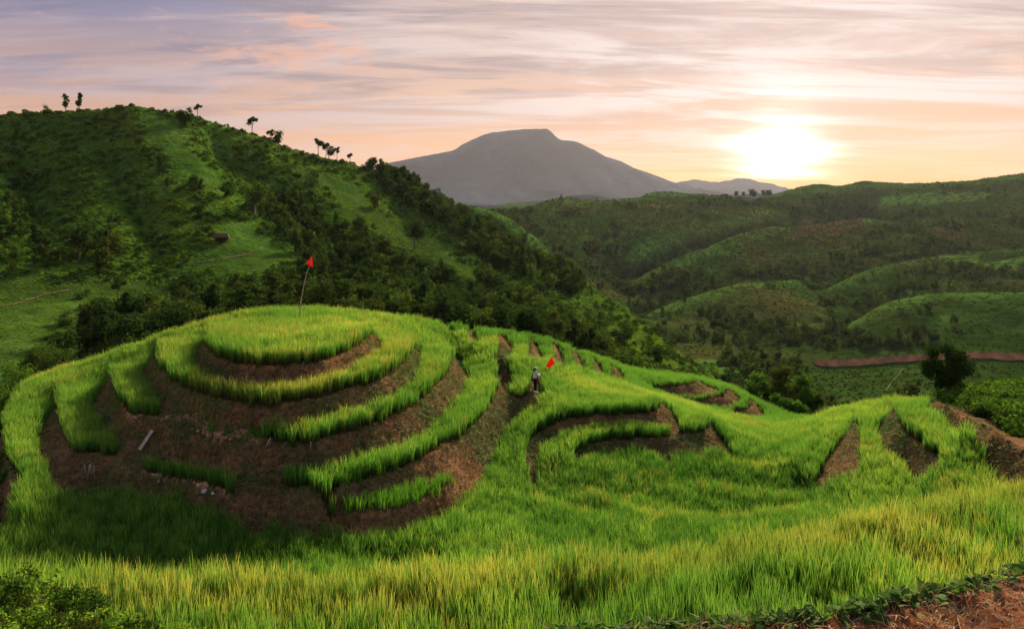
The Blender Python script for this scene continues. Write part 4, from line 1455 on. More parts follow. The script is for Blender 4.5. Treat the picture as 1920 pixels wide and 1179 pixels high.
# wood of the left hill
x, y = far_pts(np.where(lefthill, fw, 0), 95, 350, lambda q: (q / 350) ** 2 * 1.0, 26000)
k = facing(x, y)
x, y = x[k], y[k]
order = np.argsort(y)
ind_x, ind_y = [], []
cand = [i for i in order if -40 < 960 + F * x[i] / y[i] < 1360]
cand = [i for i in cand if H.at(x[i], y[i]) / y[i] * F > -(700 - HOR)]
step_ = max(1, len(cand) // 700)
ind = set(cand[:260])
mass = np.array([i for i in range(len(x)) if i not in ind])
forest_idx = RNG.integers(0, 6, len(mass))
scatter('forest', np.column_stack([x[mass], y[mass], H.at(x[mass], y[mass]) - 1.2]), tree_p, scl=RNG.uniform(0.55, 1.15, len(mass)), idx=forest_idx,
        label='dense dark wood covering the gullies of the big left hill', cat='forest', tilt=0.08)
ind_pts = [(float(x[i]), float(y[i])) for i in ind]
# scrub and tall grass of the left hill
x, y = far_pts(np.where(lefthill & (H.Y < 350), 1.0 - fw * 0.8, 0), 95, 350, lambda q: (q / 300) ** 2, 420000)
k = facing(x, y)
x, y = x[k], y[k]
n = len(x)
pn = fbm(x / 18, y / 18, 3, 95) + RNG.normal(0, 0.2, n) + 0.5 * H.at(x, y, (G1 | meadow).astype(float)) - 0.35 * H.at(x, y, conc)  # more pale scrub on convex crests, painting in their sunlit edges
idx = np.where(pn > 0.2, RNG.integers(3, 5, n), RNG.integers(0, 3, n))
idx = np.where(RNG.uniform(0, 1, n) < 0.06, RNG.integers(5, 7, n), idx)
md = H.at(x, y, meadow.astype(float))
lgm = LIGHT.astype(float)
for _ in range(14):
    Pd = np.pad(lgm, 1, mode='edge')
    lgm = (Pd[:-2, 1:-1] + Pd[2:, 1:-1] + Pd[1:-1, :-2] + Pd[1:-1, 2:]) / 4
lg = H.at(x, y, lgm) + 0.55 * fbm(x / 14, y / 14, 3, 103) + RNG.normal(0, 0.12, n) > 0.5
idx = np.where(lg, np.where(RNG.uniform(0, 1, n) < 0.8, RNG.integers(3, 5, n), RNG.integers(0, 3, n)), idx)
md = np.maximum(md, lg * 0.9)
scatter('hillside_scrub', np.column_stack([x, y, H.at(x, y) - 0.25]), scrub_p, scl=(RNG.uniform(0.25, 0.65, n) + (idx > 4) * RNG.uniform(0.1, 0.9, n)) * (1 - 0.4 * md), idx=idx,
        label='knee high scrub and tall grass over the big left hill', cat='scrub', tilt=0.2)
# right-hand hills
x, y = far_pts(np.where(~lefthill & (H.Y > 150), fw, 0), 180, 1500, lambda q: np.clip((q / 800) ** 2, 0, 1), 90000)
k = facing(x, y)
x, y = x[k], y[k]
n = len(x)
near_ = y < 620
idx = np.where(near_, RNG.integers(0, 6, n), RNG.integers(6, 9, n))
scatter('forest', np.column_stack([x, y, H.at(x, y) - 1.5]), tree_p + tree_lo, scl=RNG.uniform(0.6, 1.25, n), idx=idx,
        label='wood filling the valley and the folds of the right hand hills', cat='forest', tilt=0.08)
x, y = far_pts(np.where(~lefthill & (H.Y > 150) & ~roadm & ~PAD, 1.0 - fw * 0.7, 0), 200, 1400, lambda q: np.clip((q / 750) ** 2, 0, 1), 220000)
k = facing(x, y)
x, y = x[k], y[k]
n = len(x)
scatter('hillside_scrub', np.column_stack([x, y, H.at(x, y) - 0.3]), scrub_lo, scl=RNG.uniform(0.3, 0.8, n) * np.clip(y / 700, 0.7, 1.3),
        label='scrub dotted over the open slopes of the right hand hills', cat='scrub', tilt=0.2)


# ------------------------------------------------------------------ single trees
TK = {}


def tree_kind(key, kind, h, n, size, leaf, bark, rad, seed):
    cm, cs = crown_mesh(kind, h, n, size, M[leaf], seed, 'crown')
    tm = trunk_mesh(h, rad, cs, M[bark], seed + 5)
    TK[key] = (tm, cm)


tree_kind('round_dark', 'round', 7.0, 700, 0.30, 'leaf_dark', 'bark', 0.20, 500)
tree_kind('round_mid', 'round', 7.0, 700, 0.30, 'leaf_mid', 'bark_pale', 0.18, 510)
tree_kind('round_olive', 'round', 7.0, 700, 0.30, 'leaf_olive', 'bark_pale', 0.18, 520)
tree_kind('tall_dark', 'tall', 8.0, 620, 0.36, 'leaf_dark', 'bark', 0.16, 530)
tree_kind('open', 'open', 8.0, 560, 0.32, 'leaf_dark', 'bark', 0.15, 540)
tree_kind('bushy', 'bush', 3.0, 800, 0.17, 'leaf_mid', 'bark', 0.10, 550)


def tree(key, name, x, y, z, s, label, group=None, rz=None, cat='tree'):
    e = empty(name, (x, y, z), random.uniform(0, 6.28) if rz is None else rz, s)
    tag(e, label, cat, group)
    link(bpy.data.objects.new('trunk', TK[key][0]), e)
    link(bpy.data.objects.new('crown', TK[key][1]), e)
    return e


GR = 'trees of the wood on the left hill'
WHERE = ((120, 'at the far left above the outermost terrace'), (230, 'left of the knoll below the meadow'), (330, 'behind the left shoulder of the knoll'), (430, 'between the left shoulder and the knoll top'),
         (520, 'just left of the pennant pole'), (610, 'right behind the pennant pole'), (700, 'behind the right rim of the top plot'), (790, 'right of the knoll top'), (880, 'behind the first earth slivers'),
         (970, 'up behind the person with the flag'), (1060, 'above the stepped strips behind the person'), (1160, 'above the right end of the stepped strips'), (2000, 'at the low right end of the wooded slope'))
for i, (tx, ty) in enumerate(ind_pts):
    kk = ('round_dark', 'round_mid', 'round_dark', 'round_olive', 'tall_dark')[i % 5]
    sc_i = random.uniform(0.6, 1.1)
    ppx = 960 + F * tx / ty
    where = [w_ for a_, w_ in WHERE if ppx < a_][0]
    tz = float(H.at(tx, ty))
    row = HOR - tz / ty * F
    tier = 'low' if ty < 130 else ('mid slope' if ty < 165 else 'upslope')
    size_ = 'small' if sc_i < 0.76 else ('middling' if sc_i < 0.94 else 'big')
    kind_ = {'round_dark': 'round dark green', 'round_mid': 'round mid green', 'round_olive': 'round olive green', 'tall_dark': 'narrow dark'}[kk]
    tree(kk, 'broadleaf_tree', tx, ty, tz - 0.5, sc_i, f'{size_} {kind_} tree {tier} {where}', GR)


def on_hill(px, py, y0=90, y1=1500, sheet=None):
    """the place on the hills met by the sight line of that bearing and row: nearest one"""
    S = sheet or H
    ys = np.exp(np.linspace(math.log(y0), math.log(y1), 1500))
    xs = (px - 960) / F * ys
    zs = S.at(xs, ys)
    ray = -(py - HOR) / F * ys
    hit = np.nonzero(zs >= ray)[0]
    i = hit[0] if len(hit) else int(np.argmin(ray - zs))
    return float(xs[i]), float(ys[i]), float(zs[i])


def hill_tree(key, px, base_py, px_h, label, group=None, name='tree', y0=90, y1=1500):
    x, y, z = on_hill(px, base_py, y0, y1)
    hh = {'bushy': 3.0, 'open': 8.0, 'tall_dark': 8.0}.get(key, 7.0)
    s = 1.2 * px_h / F * y / hh
    return tree(key, name, x, y, z - 0.15, s, label, group)


SKT = [('tall_dark', 123, 210, 30, 'dark oval tree on the left skyline, second from the left'),
       ('tall_dark', 149, 208, 31, 'slim dark tree on the left skyline, tallest of the crest trees'),
       ('bushy', 90, 214, 16, 'low round bushy tree left of the two crest trees'),
       ('open', 370, 219, 26, 'thin open tree alone on the hill crest right of the summit'),
       ('open', 472, 258, 36, 'dark open tree standing alone where the crest slopes down'),
       ('open', 508, 272, 26, 'left tree of the small clump on the sloping crest'),
       ('round_dark', 522, 284, 34, 'bigger dark tree of the small clump on the sloping crest'),
       ('open', 597, 288, 32, 'spindly tree first of the row on the crest above the wood'),
       ('open', 611, 292, 28, 'spindly tree second of the row on the crest above the wood'),
       ('round_dark', 617, 303, 26, 'bushy dark tree at the foot of the spindly crest row'),
       ('open', 632, 302, 24, 'short leaning tree at the right end of the spindly crest row'),
       ('open', 656, 308, 20, 'flat topped tree by itself on the sloping crest'),
       ('bushy', 684, 318, 14, 'small bush where the left ridge meets the mountain'),
       ('tall_dark', 720, 336, 24, 'thin tree at the top of the wooded ridge line'),
       ('round_dark', 742, 338, 20, 'round tree on the ridge line in front of the mountain'),
       ('tall_dark', 782, 362, 22, 'lone slim tree on the ridge line before the mountain'),
       ('tall_dark', 798, 372, 16, 'small tree just right of the slim ridge tree'),
       ('bushy', 322, 212, 8, 'small bush on the summit skyline of the left hill'),
       ('round_dark', 778, 468, 50, 'big dark rounded tree in the bright grass strip of the left hill'),
       ('tall_dark', 817, 432, 26, 'dark slim tree above the bright grass strip'),
       ('round_mid', 550, 462, 34, 'pale round tree at the edge of the gully'),
       ('round_mid', 478, 402, 60, 'tall grey green tree with a pale trunk in the gully'),
       ('round_dark', 148, 490, 64, 'broad dark tree with pale trunk on the lower left slope'),
       ('open', 374, 446, 50, 'tall thin tree with a tufted top in the middle of the left slope'),
       ('tall_dark', 376, 362, 24, 'small dark tree in the middle of the left slope'),
       ('tall_dark', 313, 356, 20, 'stubby tree high on the left slope'),
       ('open', 220, 570, 44, 'thin tree standing on the meadow at the lower left'),
       ('bushy', 152, 560, 20, 'small dark bush by the red soil on the meadow'),
       ('bushy', 122, 612, 30, 'dark round bush on the meadow left of the wood'),
       ('bushy', 275, 575, 26, 'dark bush on the meadow below the footpath'),
       ('round_dark', 1053, 516, 36, 'dark tree at the lower end of the wooded ridge'),
       ('round_dark', 880, 446, 38, 'dark tree leaning over the ridge below the mountain')]
for a in SKT:
    hill_tree(a[0], a[1], a[2], a[3], a[4])
for px, py, s_ in ((1052, 374, 9), (1036, 380, 8), (1120, 380, 8)):
    hill_tree('tall_dark', px, py, s_, 'tiny tree on the hazy ridge below the mountain', 'tiny trees on the hazy ridge', y0=700)
for px, py, s_ in ((1380, 372, 12), (1393, 370, 10), (1408, 371, 17), (1416, 371, 15), (1430, 371, 13), (1437, 371, 13), (1442, 371, 13)):
    hill_tree('round_dark', px, py, s_, 'dark little tree in the row on the ridge under the sun', 'row of trees on the ridge under the sun', y0=900)
hill_tree('round_dark', 1771, 371, 13, 'dark round tree alone in the pale fields near the right skyline', y0=700)
hill_tree('round_dark', 1854, 366, 12, 'dark pointed tree alone right of the pale fields', y0=700)
hill_tree('open', 1686, 570, 34, 'tall thin tree at the tip of the right hand spur', y0=250)
hill_tree('tall_dark', 1285, 572, 22, 'dark narrow tree on the low spur of the valley', y0=300)
hill_tree('round_dark', 1820, 700, 26, 'dark tree in front of the red dirt road', y0=200)

# the lone tree by the right-hand scrub and the clump beside the rice, close enough for small leaves
def close_tree(name, x, y, z, lobes, n, size, leaf, label, trunk_pts, trunk_r, squash=0.9):
    e = empty(name, (x, y, z))
    tag(e, label, 'tree' if 'tree' in name else 'bush')
    V, Q = leaf_cloud([l[:3] for l in lobes], [l[3] for l in lobes], n, size, int(abs(x * 7)) + 3, squash, 0.25)
    link(bpy.data.objects.new('crown', np_mesh('crown', V, Q, M[leaf])), e)
    mb = MB()
    mb.tube(trunk_pts, trunk_r, 8)
    for l in lobes[:8]:
        a = Vector(trunk_pts[len(trunk_pts) // 2])
        b = Vector(l[:3])
        mb.tube([a, (a + b) / 2 + Vector((0, 0, 0.05)), b], [trunk_r[-1] * 1.2, trunk_r[-1], trunk_r[-1] * 0.4], 5)
    mb.build('trunk', M['bark'], e)
    return e


def spot(px, y, sheet=None):
    S = sheet or N
    x = (px - 960) / F * y
    return x, y, float(S.at(x, y))


def near_y(px, py, z):
    return -z * F / (py - HOR)


yT = 46.0
xT = (1778 - 960) / F * yT
zT = float(N.at(xT, yT))
top = -(640 - HOR) / F * yT
hT = top - zT
ww = 0.033 * yT / 46 * 46      # metres per pixel at that distance
mpp = yT / F
lobes = []
for (px, py, r) in ((1758, 662, 15), (1768, 652, 13), (1782, 668, 20), (1800, 668, 16), (1806, 690, 15), (1786, 692, 22), (1760, 690, 22), (1745, 684, 9), (1748, 700, 14), (1770, 712, 17), (1795, 712, 17), (1806, 706, 10), (1762, 722, 10), (1788, 724, 12)):
    lobes.append(((px - 1778) * mpp, random.uniform(-0.6, 0.6), -(py - HOR) * mpp - zT, r * mpp))
close_tree('lone_tree', xT, yT, zT, lobes, 7000, 0.085, 'leaf_dark', 'dark bushy tree standing alone beside the light green scrub on the right', [(0, 0, -0.4), (0, 0, 0.25 * hT), (0.05, 0, 0.45 * hT), (0.02, 0, 0.7 * hT)], [0.12, 0.10, 0.08, 0.04])

yC = 88.0
mpp = yC / F
for j, (cx, label, lob, lf_) in enumerate((
        (1420, 'leafy tree at the left of the clump behind the small far knoll', [(1405, 722, 14), (1420, 712, 14), (1432, 724, 13), (1412, 738, 14), (1440, 740, 12)], 'bush'),
        (1462, 'tallest golden topped tree of the clump behind the rice saddle', [(1452, 700, 15), (1466, 695, 14), (1474, 712, 15), (1456, 722, 18), (1476, 734, 16), (1444, 738, 16)], 'leaf_olive'),
        (1506, 'light green leafy tree at the right of the clump', [(1500, 712, 13), (1512, 716, 12), (1496, 730, 15), (1512, 738, 14), (1502, 752, 14)], 'bush'),
        (1528, 'dark low tree at the right end of the clump', [(1524, 742, 12), (1534, 750, 11), (1520, 756, 12)], 'leaf_mid'),
        (1480, 'dark leafy bush at the foot of the clump beside the rice', [(1470, 755, 12), (1486, 758, 12), (1500, 765, 10), (1460, 750, 10)], 'bush'))):
    yy = yC - (10 if j == 4 else 0) + j * 0.7
    m_ = yy / F
    xx = (cx - 960) * m_
    zz = float(N.at(xx, yy))
    lobes = [((px - cx) * m_, random.uniform(-1, 1), -(py - HOR) * m_ - zz, r * m_) for px, py, r in lob]
    hh = max(l[2] for l in lobes)
    close_tree('leafy_tree', xx, yy, zz, lobes, 2600, 0.16, lf_, label, [(0, 0, -0.5), (0.1, 0, hh * 0.3), (0, 0.1, hh * 0.6), (0, 0, hh * 0.85)], [0.16, 0.13, 0.1, 0.05])

# leafy bush at the left skyline of the terraces and scrub shrubs on the right: individuals
for j, (px, py, y, w, lab, lf_) in enumerate((
        (100, 672, 62, 38, 'round glossy bush behind the top of the outermost left terrace', 'leaf_mid'),
        (84, 664, 66, 26, 'smaller bush left behind the glossy round one', 'leaf_dark'),
        (30, 700, 57, 45, 'broad light green bush at the left edge above the terrace', 'bush'),
        (1900, 752, 40, 30, 'leafy sapling with a bare stem at the right edge', 'bush'),
        (1843, 768, 37, 30, 'light green shrub in the scrub right of the lone tree', 'bush'),
        (1780, 760, 43, 26, 'low shrub below the lone tree', 'bush'))):
    m_ = y / F
    x = (px - 960) * m_
    z = float(N.at(x, y))
    if z > -(py - HOR) * m_ - 0.3:
        z = -(py - HOR) * m_ - 0.8
    hb = -(py - HOR) * m_ - z
    lob = [(random.uniform(-0.6, 0.6) * w * m_, random.uniform(-0.6, 0.6) * w * m_, hb + random.uniform(-0.5, 0.35) * w * m_, w * m_ * random.uniform(0.3, 0.5)) for _ in range(9)]
    close_tree('leafy_bush', x, y, z, lob, 1500, 0.09, lf_, lab, [(0, 0, -0.3), (0, 0, hb * 0.5), (0, 0, hb)], [0.06, 0.05, 0.03])

# ------------------------------------------------------------------ thatched field hut on the left slope
x, y, z = on_hill(415, 454)
hut = empty('field_hut', (x, y, z), 0.25)
tag(hut, 'small thatched field hut halfway up the left hill', 'hut')
for sx in (-1, 1):
    for sy in (-1, 1):
        MB().tube([(sx * 1.5, sy * 1.0, -1.0), (sx * 1.5, sy * 1.0, 1.5)], 0.07, 6).build('post', M['wood_dark'], hut)
rf = bpy.data.meshes.new('roof')
bm = bmesh.new()
P_ = [(-2.1, -1.6, 1.25), (2.1, -1.6, 1.25), (2.1, 1.6, 1.25), (-2.1, 1.6, 1.25), (-1.5, 0, 2.25), (1.5, 0, 2.25)]
v1 = [bm.verts.new(p) for p in P_]
v2 = [bm.verts.new((p[0] * 0.97, p[1] * 0.97, p[2] - 0.16)) for p in P_]
for vv, s_ in ((v1, 1), (v2, -1)):
    for f in ((0, 1, 5, 4), (2, 3, 4, 5), (1, 2, 5), (3, 0, 4)):
        bm.faces.new([vv[i] for i in (f if s_ > 0 else f[::-1])])
for i in range(4):
    j = (i + 1) % 4
    bm.faces.new((v1[i], v2[i], v2[j], v1[j]))
bm.to_mesh(rf)
bm.free()
rf.materials.append(M['thatch'])
link(bpy.data.objects.new('roof', rf), hut)
MB().box((0, 0.9, 0.55), (2.9, 0.06, 1.1)).build('back_wall', M['thatch'], hut)
MB().box((0, 0, 0.2), (2.9, 1.9, 0.1)).build('floor_platform', M['wood_dark'], hut)


# ------------------------------------------------------------------ footpaths on the hills: thin ribbons of worn soil
def ribbon(name, pts, width, mat, lift, label, y0=90, y1=1500):
    P = [on_hill(px, py, y0, y1) for px, py in catmull(np.array(pts, float), 4)[:, :2]]
    P = [(a, b) for a, b, c in P]
    V, Fc = [], []
    for i, (a, b) in enumerate(P):
        p0, p1 = P[max(0, i - 1)], P[min(len(P) - 1, i + 1)]
        d = Vector((p1[0] - p0[0], p1[1] - p0[1], 0)).normalized()
        nrm = Vector((-d.y, d.x, 0))
        w_ = width * (0.8 + 0.4 * random.random()) / 2
        for s_ in (-1, 1):
            q = Vector((a, b, 0)) + nrm * s_ * w_
            V.append((q.x, q.y, float(H.at(q.x, q.y)) + lift))
    for i in range(len(P) - 1):
        Fc.append((2 * i, 2 * i + 2, 2 * i + 3, 2 * i + 1))
    me = bpy.data.meshes.new(name)
    me.from_pydata(V, [], Fc)
    me.materials.append(mat)
    o = link(bpy.data.objects.new(name, me))
    return tag(o, label, 'path', kind='structure')


M['path'] = mat_plain('worn_soil', (0.13, 0.085, 0.05), 0.95, 0.3, 0.4)
ribbon('footpath', [(-60, 580), (0, 576), (40, 568), (85, 554), (130, 545)], 0.45, M['path'], 0.2, 'pale footpath crossing the meadow at the lower left')
ribbon('footpath', [(325, 503), (370, 494), (420, 486), (478, 476)], 0.4, M['path'], 0.22, 'thin footpath cut across the middle of the left hill')
ribbon('footpath', [(1694, 692), (1685, 704), (1672, 718), (1662, 734)], 0.2, M['path'], 0.4, 'thin trail dropping from the dirt road', 150)


M['road'] = mat_plain('red_earth', (0.42, 0.20, 0.09), 1.0, 0.35, 0.25)
rx = (road[:, 0] - 960) / F * road[:, 1]
RV, RF = [], []
for i in range(len(road)):
    j0 = 0.8 * math.sin(i * 0.7) + 0.5 * math.sin(i * 1.9)
    for k, (dy, dz) in enumerate(((-1.6, -0.5), (0.0, 0.45), (3.8, 0.55), (5.6 + 0.3 * j0, 3.6 + 0.45 * j0))):
        yy = road[i, 1] + dy
        RV.append((float(rx[i]), yy, float(road[i, 2]) + dz + (0.35 if k == 3 else 0)))
    if i:
        a_ = 4 * (i - 1)
        for k in range(3):
            RF.append((a_ + k, a_ + k + 4, a_ + k + 5, a_ + k + 1))
rme = np_mesh('dirt_road', np.array(RV), np.array(RF), M['road'])
tag(link(bpy.data.objects.new('dirt_road', rme)), 'red dirt road cut along the foot of the right hand hills', 'road', kind='structure')

# ------------------------------------------------------------------ flags
def cloth(name, corners, nx, ny, wave, mat, parent, amp=0.05):
    """corners: bilinear patch a(0,0) b(1,0) c(1,1) d(0,1)"""
    a, b, c, d = [Vector(p) for p in corners]
    V, Q = [], []
    for j in range(ny + 1):
        for i in range(nx + 1):
            s_, t_ = i / nx, j / ny
            p = a * (1 - s_) * (1 - t_) + b * s_ * (1 - t_) + c * s_ * t_ + d * (1 - s_) * t_
            p = p + Vector((0.02, 1, 0.0)) * amp * math.sin(wave * s_ + 1.5 * t_) * s_
            V.append(tuple(p))
    for j in range(ny):
        for i in range(nx):
            q = j * (nx + 1) + i
            Q.append((q, q + 1, q + nx + 2, q + nx + 1))
    me = np_mesh(name, np.array(V), np.array(Q), mat, True)
    o = link(bpy.data.objects.new(name, me), parent)
    md = o.modifiers.new('cloth', 'SOLIDIFY')
    md.thickness = 0.006
    return o


# pennant pole on the knoll top
yP = 46.5
mpp = yP / F


def W(px, py, y):
    return Vector(((px - 960) / F * y, y, -(py - HOR) / F * y))


pb = W(561, 600, yP)
pb.z = float(N.at(pb.x, yP))
pole = empty('pennant_pole', tuple(pb))
tag(pole, 'leaning bamboo pole with a red pennant on top of the knoll', 'flag')
pts = [Vector((0, 0, -0.3))] + [W(px, py, yP) - pb for px, py in ((563, 572), (568, 545), (574, 516), (581, 497), (584.5, 480))]
MB().tube(pts, [0.035, 0.032, 0.028, 0.025, 0.02, 0.012], 7).build('pole', M['bamboo'], pole)
V = [W(585, 480, yP) - pb, W(586.5, 502, yP) - pb, W(574, 494, yP) - pb]
g1, g2, g3 = V
cloth('pennant', [g1, g1 + (g3 - g1) * 0.04, g3, g2], 6, 6, 5.0, M['flag'], pole, 0.07)

# ------------------------------------------------------------------ the person with a flag
def skin_mesh(name, verts, edges, radii, mat, parent, levels=2):
    me = bpy.data.meshes.new(name)
    me.from_pydata(verts, edges, [])
    o = link(bpy.data.objects.new(name, me), parent)
    sk = o.modifiers.new('skin', 'SKIN')
    sk.use_smooth_shade = True
    for i, r in enumerate(radii):
        rr = r if hasattr(r, '__len__') else (r, r)
        me.skin_vertices[0].data[i].radius = rr
    me.skin_vertices[0].data[0].use_root = True
    ss = o.modifiers.new('subsurf', 'SUBSURF')
    ss.levels = ss.render_levels = levels
    me.materials.append(mat)
    return o


yH = 46.6
fx = (1003 - 960) / F * yH
fz = float(N.at(fx, yH))
fz = -(727 - HOR) / F * yH if abs(fz + (727 - HOR) / F * yH) < 0.5 and False else fz
person = empty('person', (fx, yH, fz), math.radians(20))
tag(person, 'person in pale blue shirt and white cap holding a red flag on the bank', 'person')
# local frame: faces +x (towards the flag), z up; height 1.62 m
B = [(0, 0, 0.90), (0.0, 0, 1.05), (0.01, 0, 1.22), (0.01, 0, 1.34), (0.015, 0, 1.42), (0.03, 0, 1.50),   # 0-5 pelvis..head
     (0.0, 0.09, 0.86), (0.02, 0.09, 0.48), (-0.01, 0.09, 0.09), (0.10, 0.09, 0.04),     # left leg 6-9
     (0.0, -0.09, 0.86), (0.03, -0.09, 0.48), (0.02, -0.09, 0.09), (0.13, -0.10, 0.04),  # right leg 10-13
     (0.01, 0.17, 1.31), (0.20, 0.15, 1.14), (0.40, 0.06, 1.17),                          # far arm 14-16
     (0.01, -0.17, 1.31), (0.17, -0.22, 1.10), (0.40, -0.10, 1.20)]                       # near arm 17-19
E = [(0, 1), (1, 2), (2, 3), (3, 4), (4, 5), (0, 6), (6, 7), (7, 8), (8, 9), (0, 10), (10, 11), (11, 12), (12, 13), (3, 14), (14, 15), (15, 16), (3, 17), (17, 18), (18, 19)]
Rr = [(0.12, 0.10), (0.105, 0.09), (0.12, 0.10), (0.09, 0.07), (0.048, 0.048), (0.06, 0.06), 0.085, 0.055, 0.035, 0.03, 0.085, 0.055, 0.035, 0.03, 0.05, 0.04, 0.025, 0.05, 0.04, 0.025]
body = skin_mesh('body', B, E, Rr, M['skin'], person)
# head with face
hd = MB()
hd.ball((0.035, 0, 1.53), (0.092, 0.075, 0.115), 16, 12, lambda v: 1.0 - 0.12 * max(0, -v.z) * (1 - v.x))
hd.ball((0.128, 0, 1.515), (0.018, 0.012, 0.022), 8, 6)
for s_ in (-1, 1):
    hd.ball((0.03, s_ * 0.076, 1.52), (0.018, 0.01, 0.03), 8, 6)
hd.build('head', M['skin'], person)
fe = MB()
for s_ in (-1, 1):
    fe.ball((0.112, s_ * 0.03, 1.54), (0.008, 0.012, 0.007), 8, 6)
fe.build('eyes', M['black'], person)
MB().ball((0.118, 0, 1.475), (0.008, 0.022, 0.006), 8, 6).build('mouth', M['bag'], person)


def hand(wrist, target, name):
    """palm plus five curled fingers closed round the flag pole"""
    w_ = Vector(wrist)
    d = (Vector(target) - w_).normalized()
    sd_ = d.cross(Vector((0, 0, 1))).normalized()
    up = sd_.cross(d)
    V_, E_, R_ = [tuple(w_), tuple(w_ + d * 0.05), tuple(w_ + d * 0.085)], [(0, 1), (1, 2)], [(0.024, 0.018), (0.036, 0.018), (0.036, 0.016)]
    for f in range(4):
        o_ = up * (0.030 - 0.020 * f)
        ln = (0.030, 0.034, 0.032, 0.025)[f]
        k = len(V_)
        a = w_ + d * 0.09 + o_
        V_ += [tuple(a), tuple(a + d * ln * 0.8 - sd_ * ln * 0.5), tuple(a + d * ln * 0.3 - sd_ * ln * 1.5)]
        E_ += [(2, k), (k, k + 1), (k + 1, k + 2)]
        R_ += [0.0095, 0.009, 0.008]
    k = len(V_)
    a = w_ + d * 0.03 + up * 0.04
    V_ += [tuple(a), tuple(a + d * 0.03 - sd_ * 0.03 + up * 0.01), tuple(a + d * 0.055 - sd_ * 0.045)]
    E_ += [(1, k), (k, k + 1), (k + 1, k + 2)]
    R_ += [0.012, 0.011, 0.009]
    return skin_mesh(name, V_, E_, R_, M['skin'], person, 1)


hand(B[19], (0.5, -0.06, 1.24), 'hand')
hand(B[16], (0.5, 0.02, 1.20), 'hand')
# clothes follow the same skeleton, a little thicker
skin_mesh('shirt', [B[0][:2] + (0.84,), B[1], B[2], B[3], (0.012, 0, 1.385), B[14], B[15], (0.37, 0.075, 1.166), B[17], B[18], (0.37, -0.11, 1.188)],
          [(0, 1), (1, 2), (2, 3), (3, 4), (3, 5), (5, 6), (6, 7), (3, 8), (8, 9), (9, 10)],
          [(0.15, 0.125), (0.135, 0.115), (0.145, 0.12), (0.115, 0.095), (0.062, 0.06), 0.068, 0.056, 0.042, 0.068, 0.056, 0.042], M['shirt'], person)
skin_mesh('trousers', [(0, 0, 0.93), (0, 0.09, 0.85), B[7], (-0.01, 0.09, 0.11), (0, -0.09, 0.85), B[11], (0.02, -0.09, 0.11)],
          [(0, 1), (1, 2), (2, 3), (0, 4), (4, 5), (5, 6)], [(0.135, 0.115), 0.102, 0.07, 0.052, 0.102, 0.07, 0.052], M['black'], person)
for s_, cx in ((1, -0.01), (-1, 0.02)):
    sh = MB()
    sh.ball((cx + 0.055, s_ * 0.09, 0.045), (0.135, 0.05, 0.05), 12, 8, lambda v: 1.0 if v.z > -0.5 else 0.8)
    sh.tube([(cx, s_ * 0.09, 0.04), (cx, s_ * 0.09, 0.12)], [0.05, 0.045], 10)
    sh.build('shoe', M['white'], person)
cp = MB()
cp.ball((0.03, 0, 1.585), (0.103, 0.088, 0.075), 16, 10, lambda v: 1.0 if v.z > -0.2 else 0.9)
cp.ball((0.135, 0, 1.575), (0.07, 0.065, 0.008), 14, 6)
cp.build('cap', M['white'], person)
hr = MB()
hr.ball((0.0, 0, 1.53), (0.088, 0.084, 0.095), 14, 10)
hr.tube([(-0.07, 0, 1.56), (-0.12, 0, 1.50), (-0.115, 0, 1.40), (-0.09, 0, 1.30)], [0.03, 0.038, 0.03, 0.012], 8)
hr.build('hair', M['hair'], person)
# red shoulder bag at the side and the strap
bag = MB()
bag.ball((0.16, -0.10, 0.78), (0.12, 0.07, 0.19), 14, 10, lambda v: 1 - 0.25 * max(0, v.z))
bg_ = empty('shoulder_bag', (fx, yH, fz), math.radians(20))
tag(bg_, 'red cloth bag hanging at the hip of the person with the flag', 'bag')
bag.build('bag_body', M['bag'], bg_)
MB().tube([(0.10, -0.14, 0.93), (0.05, -0.16, 1.15), (0.02, -0.15, 1.37), (-0.03, -0.05, 1.40)], 0.012, 6).build('strap', M['bag'], bg_)
# flag in the hands
fl_ = empty('hand_flag', (fx, yH, fz))
tag(fl_, 'red flag on a thin dark stick held by the person', 'flag')
o0 = Vector((fx, yH, fz))
off = fz + (727 - HOR) / F * yH          # keep the flag at the height of the hands
Pq = [W(px, py, yH - 0.08) - o0 + Vector((0, 0, off)) for px, py in ((1011, 702), (1016, 692), (1025, 677), (1034, 663))]
MB().tube(Pq, [0.014, 0.014, 0.012, 0.009], 7).build('stick', M['wood_dark'], fl_)
cc = [W(px, py, yH - 0.08) - o0 + Vector((0, 0, off)) for px, py in ((1034, 660), (1041, 671), (1029, 681), (1024, 676))]
cloth('flag_cloth', [cc[3], cc[2], cc[1], cc[0]], 10, 10, 5.0, M['flag'], fl_, 0.08)


# ------------------------------------------------------------------ stakes, plank and stones on the front bank
def on_near(px, py, y0=20, y1=80):
    return on_hill(px, py, y0, y1, N)


def stake(name, px0, py0, px1, py1, r, mat, label, group=None):
    """from its foot to its top, standing a hand's breadth off the bank"""
    a = Vector(on_near(px0, py0))
    y = a.y - 0.12
    b = W(px1, py1, y)
    mb = MB()
    m_ = (a + b) / 2 + Vector((0.01, 0, 0))
    e_ = empty(name, tuple(a))
    mb.tube([Vector((0, 0, -0.15)), m_ - a, b - a], [r * 1.1, r, r * 0.85], 6)
    o = mb.build(name, mat)
    bpy.data.objects.remove(e_)
    o.location = a
    o.name = name
    return tag(o, label, 'stake', group)


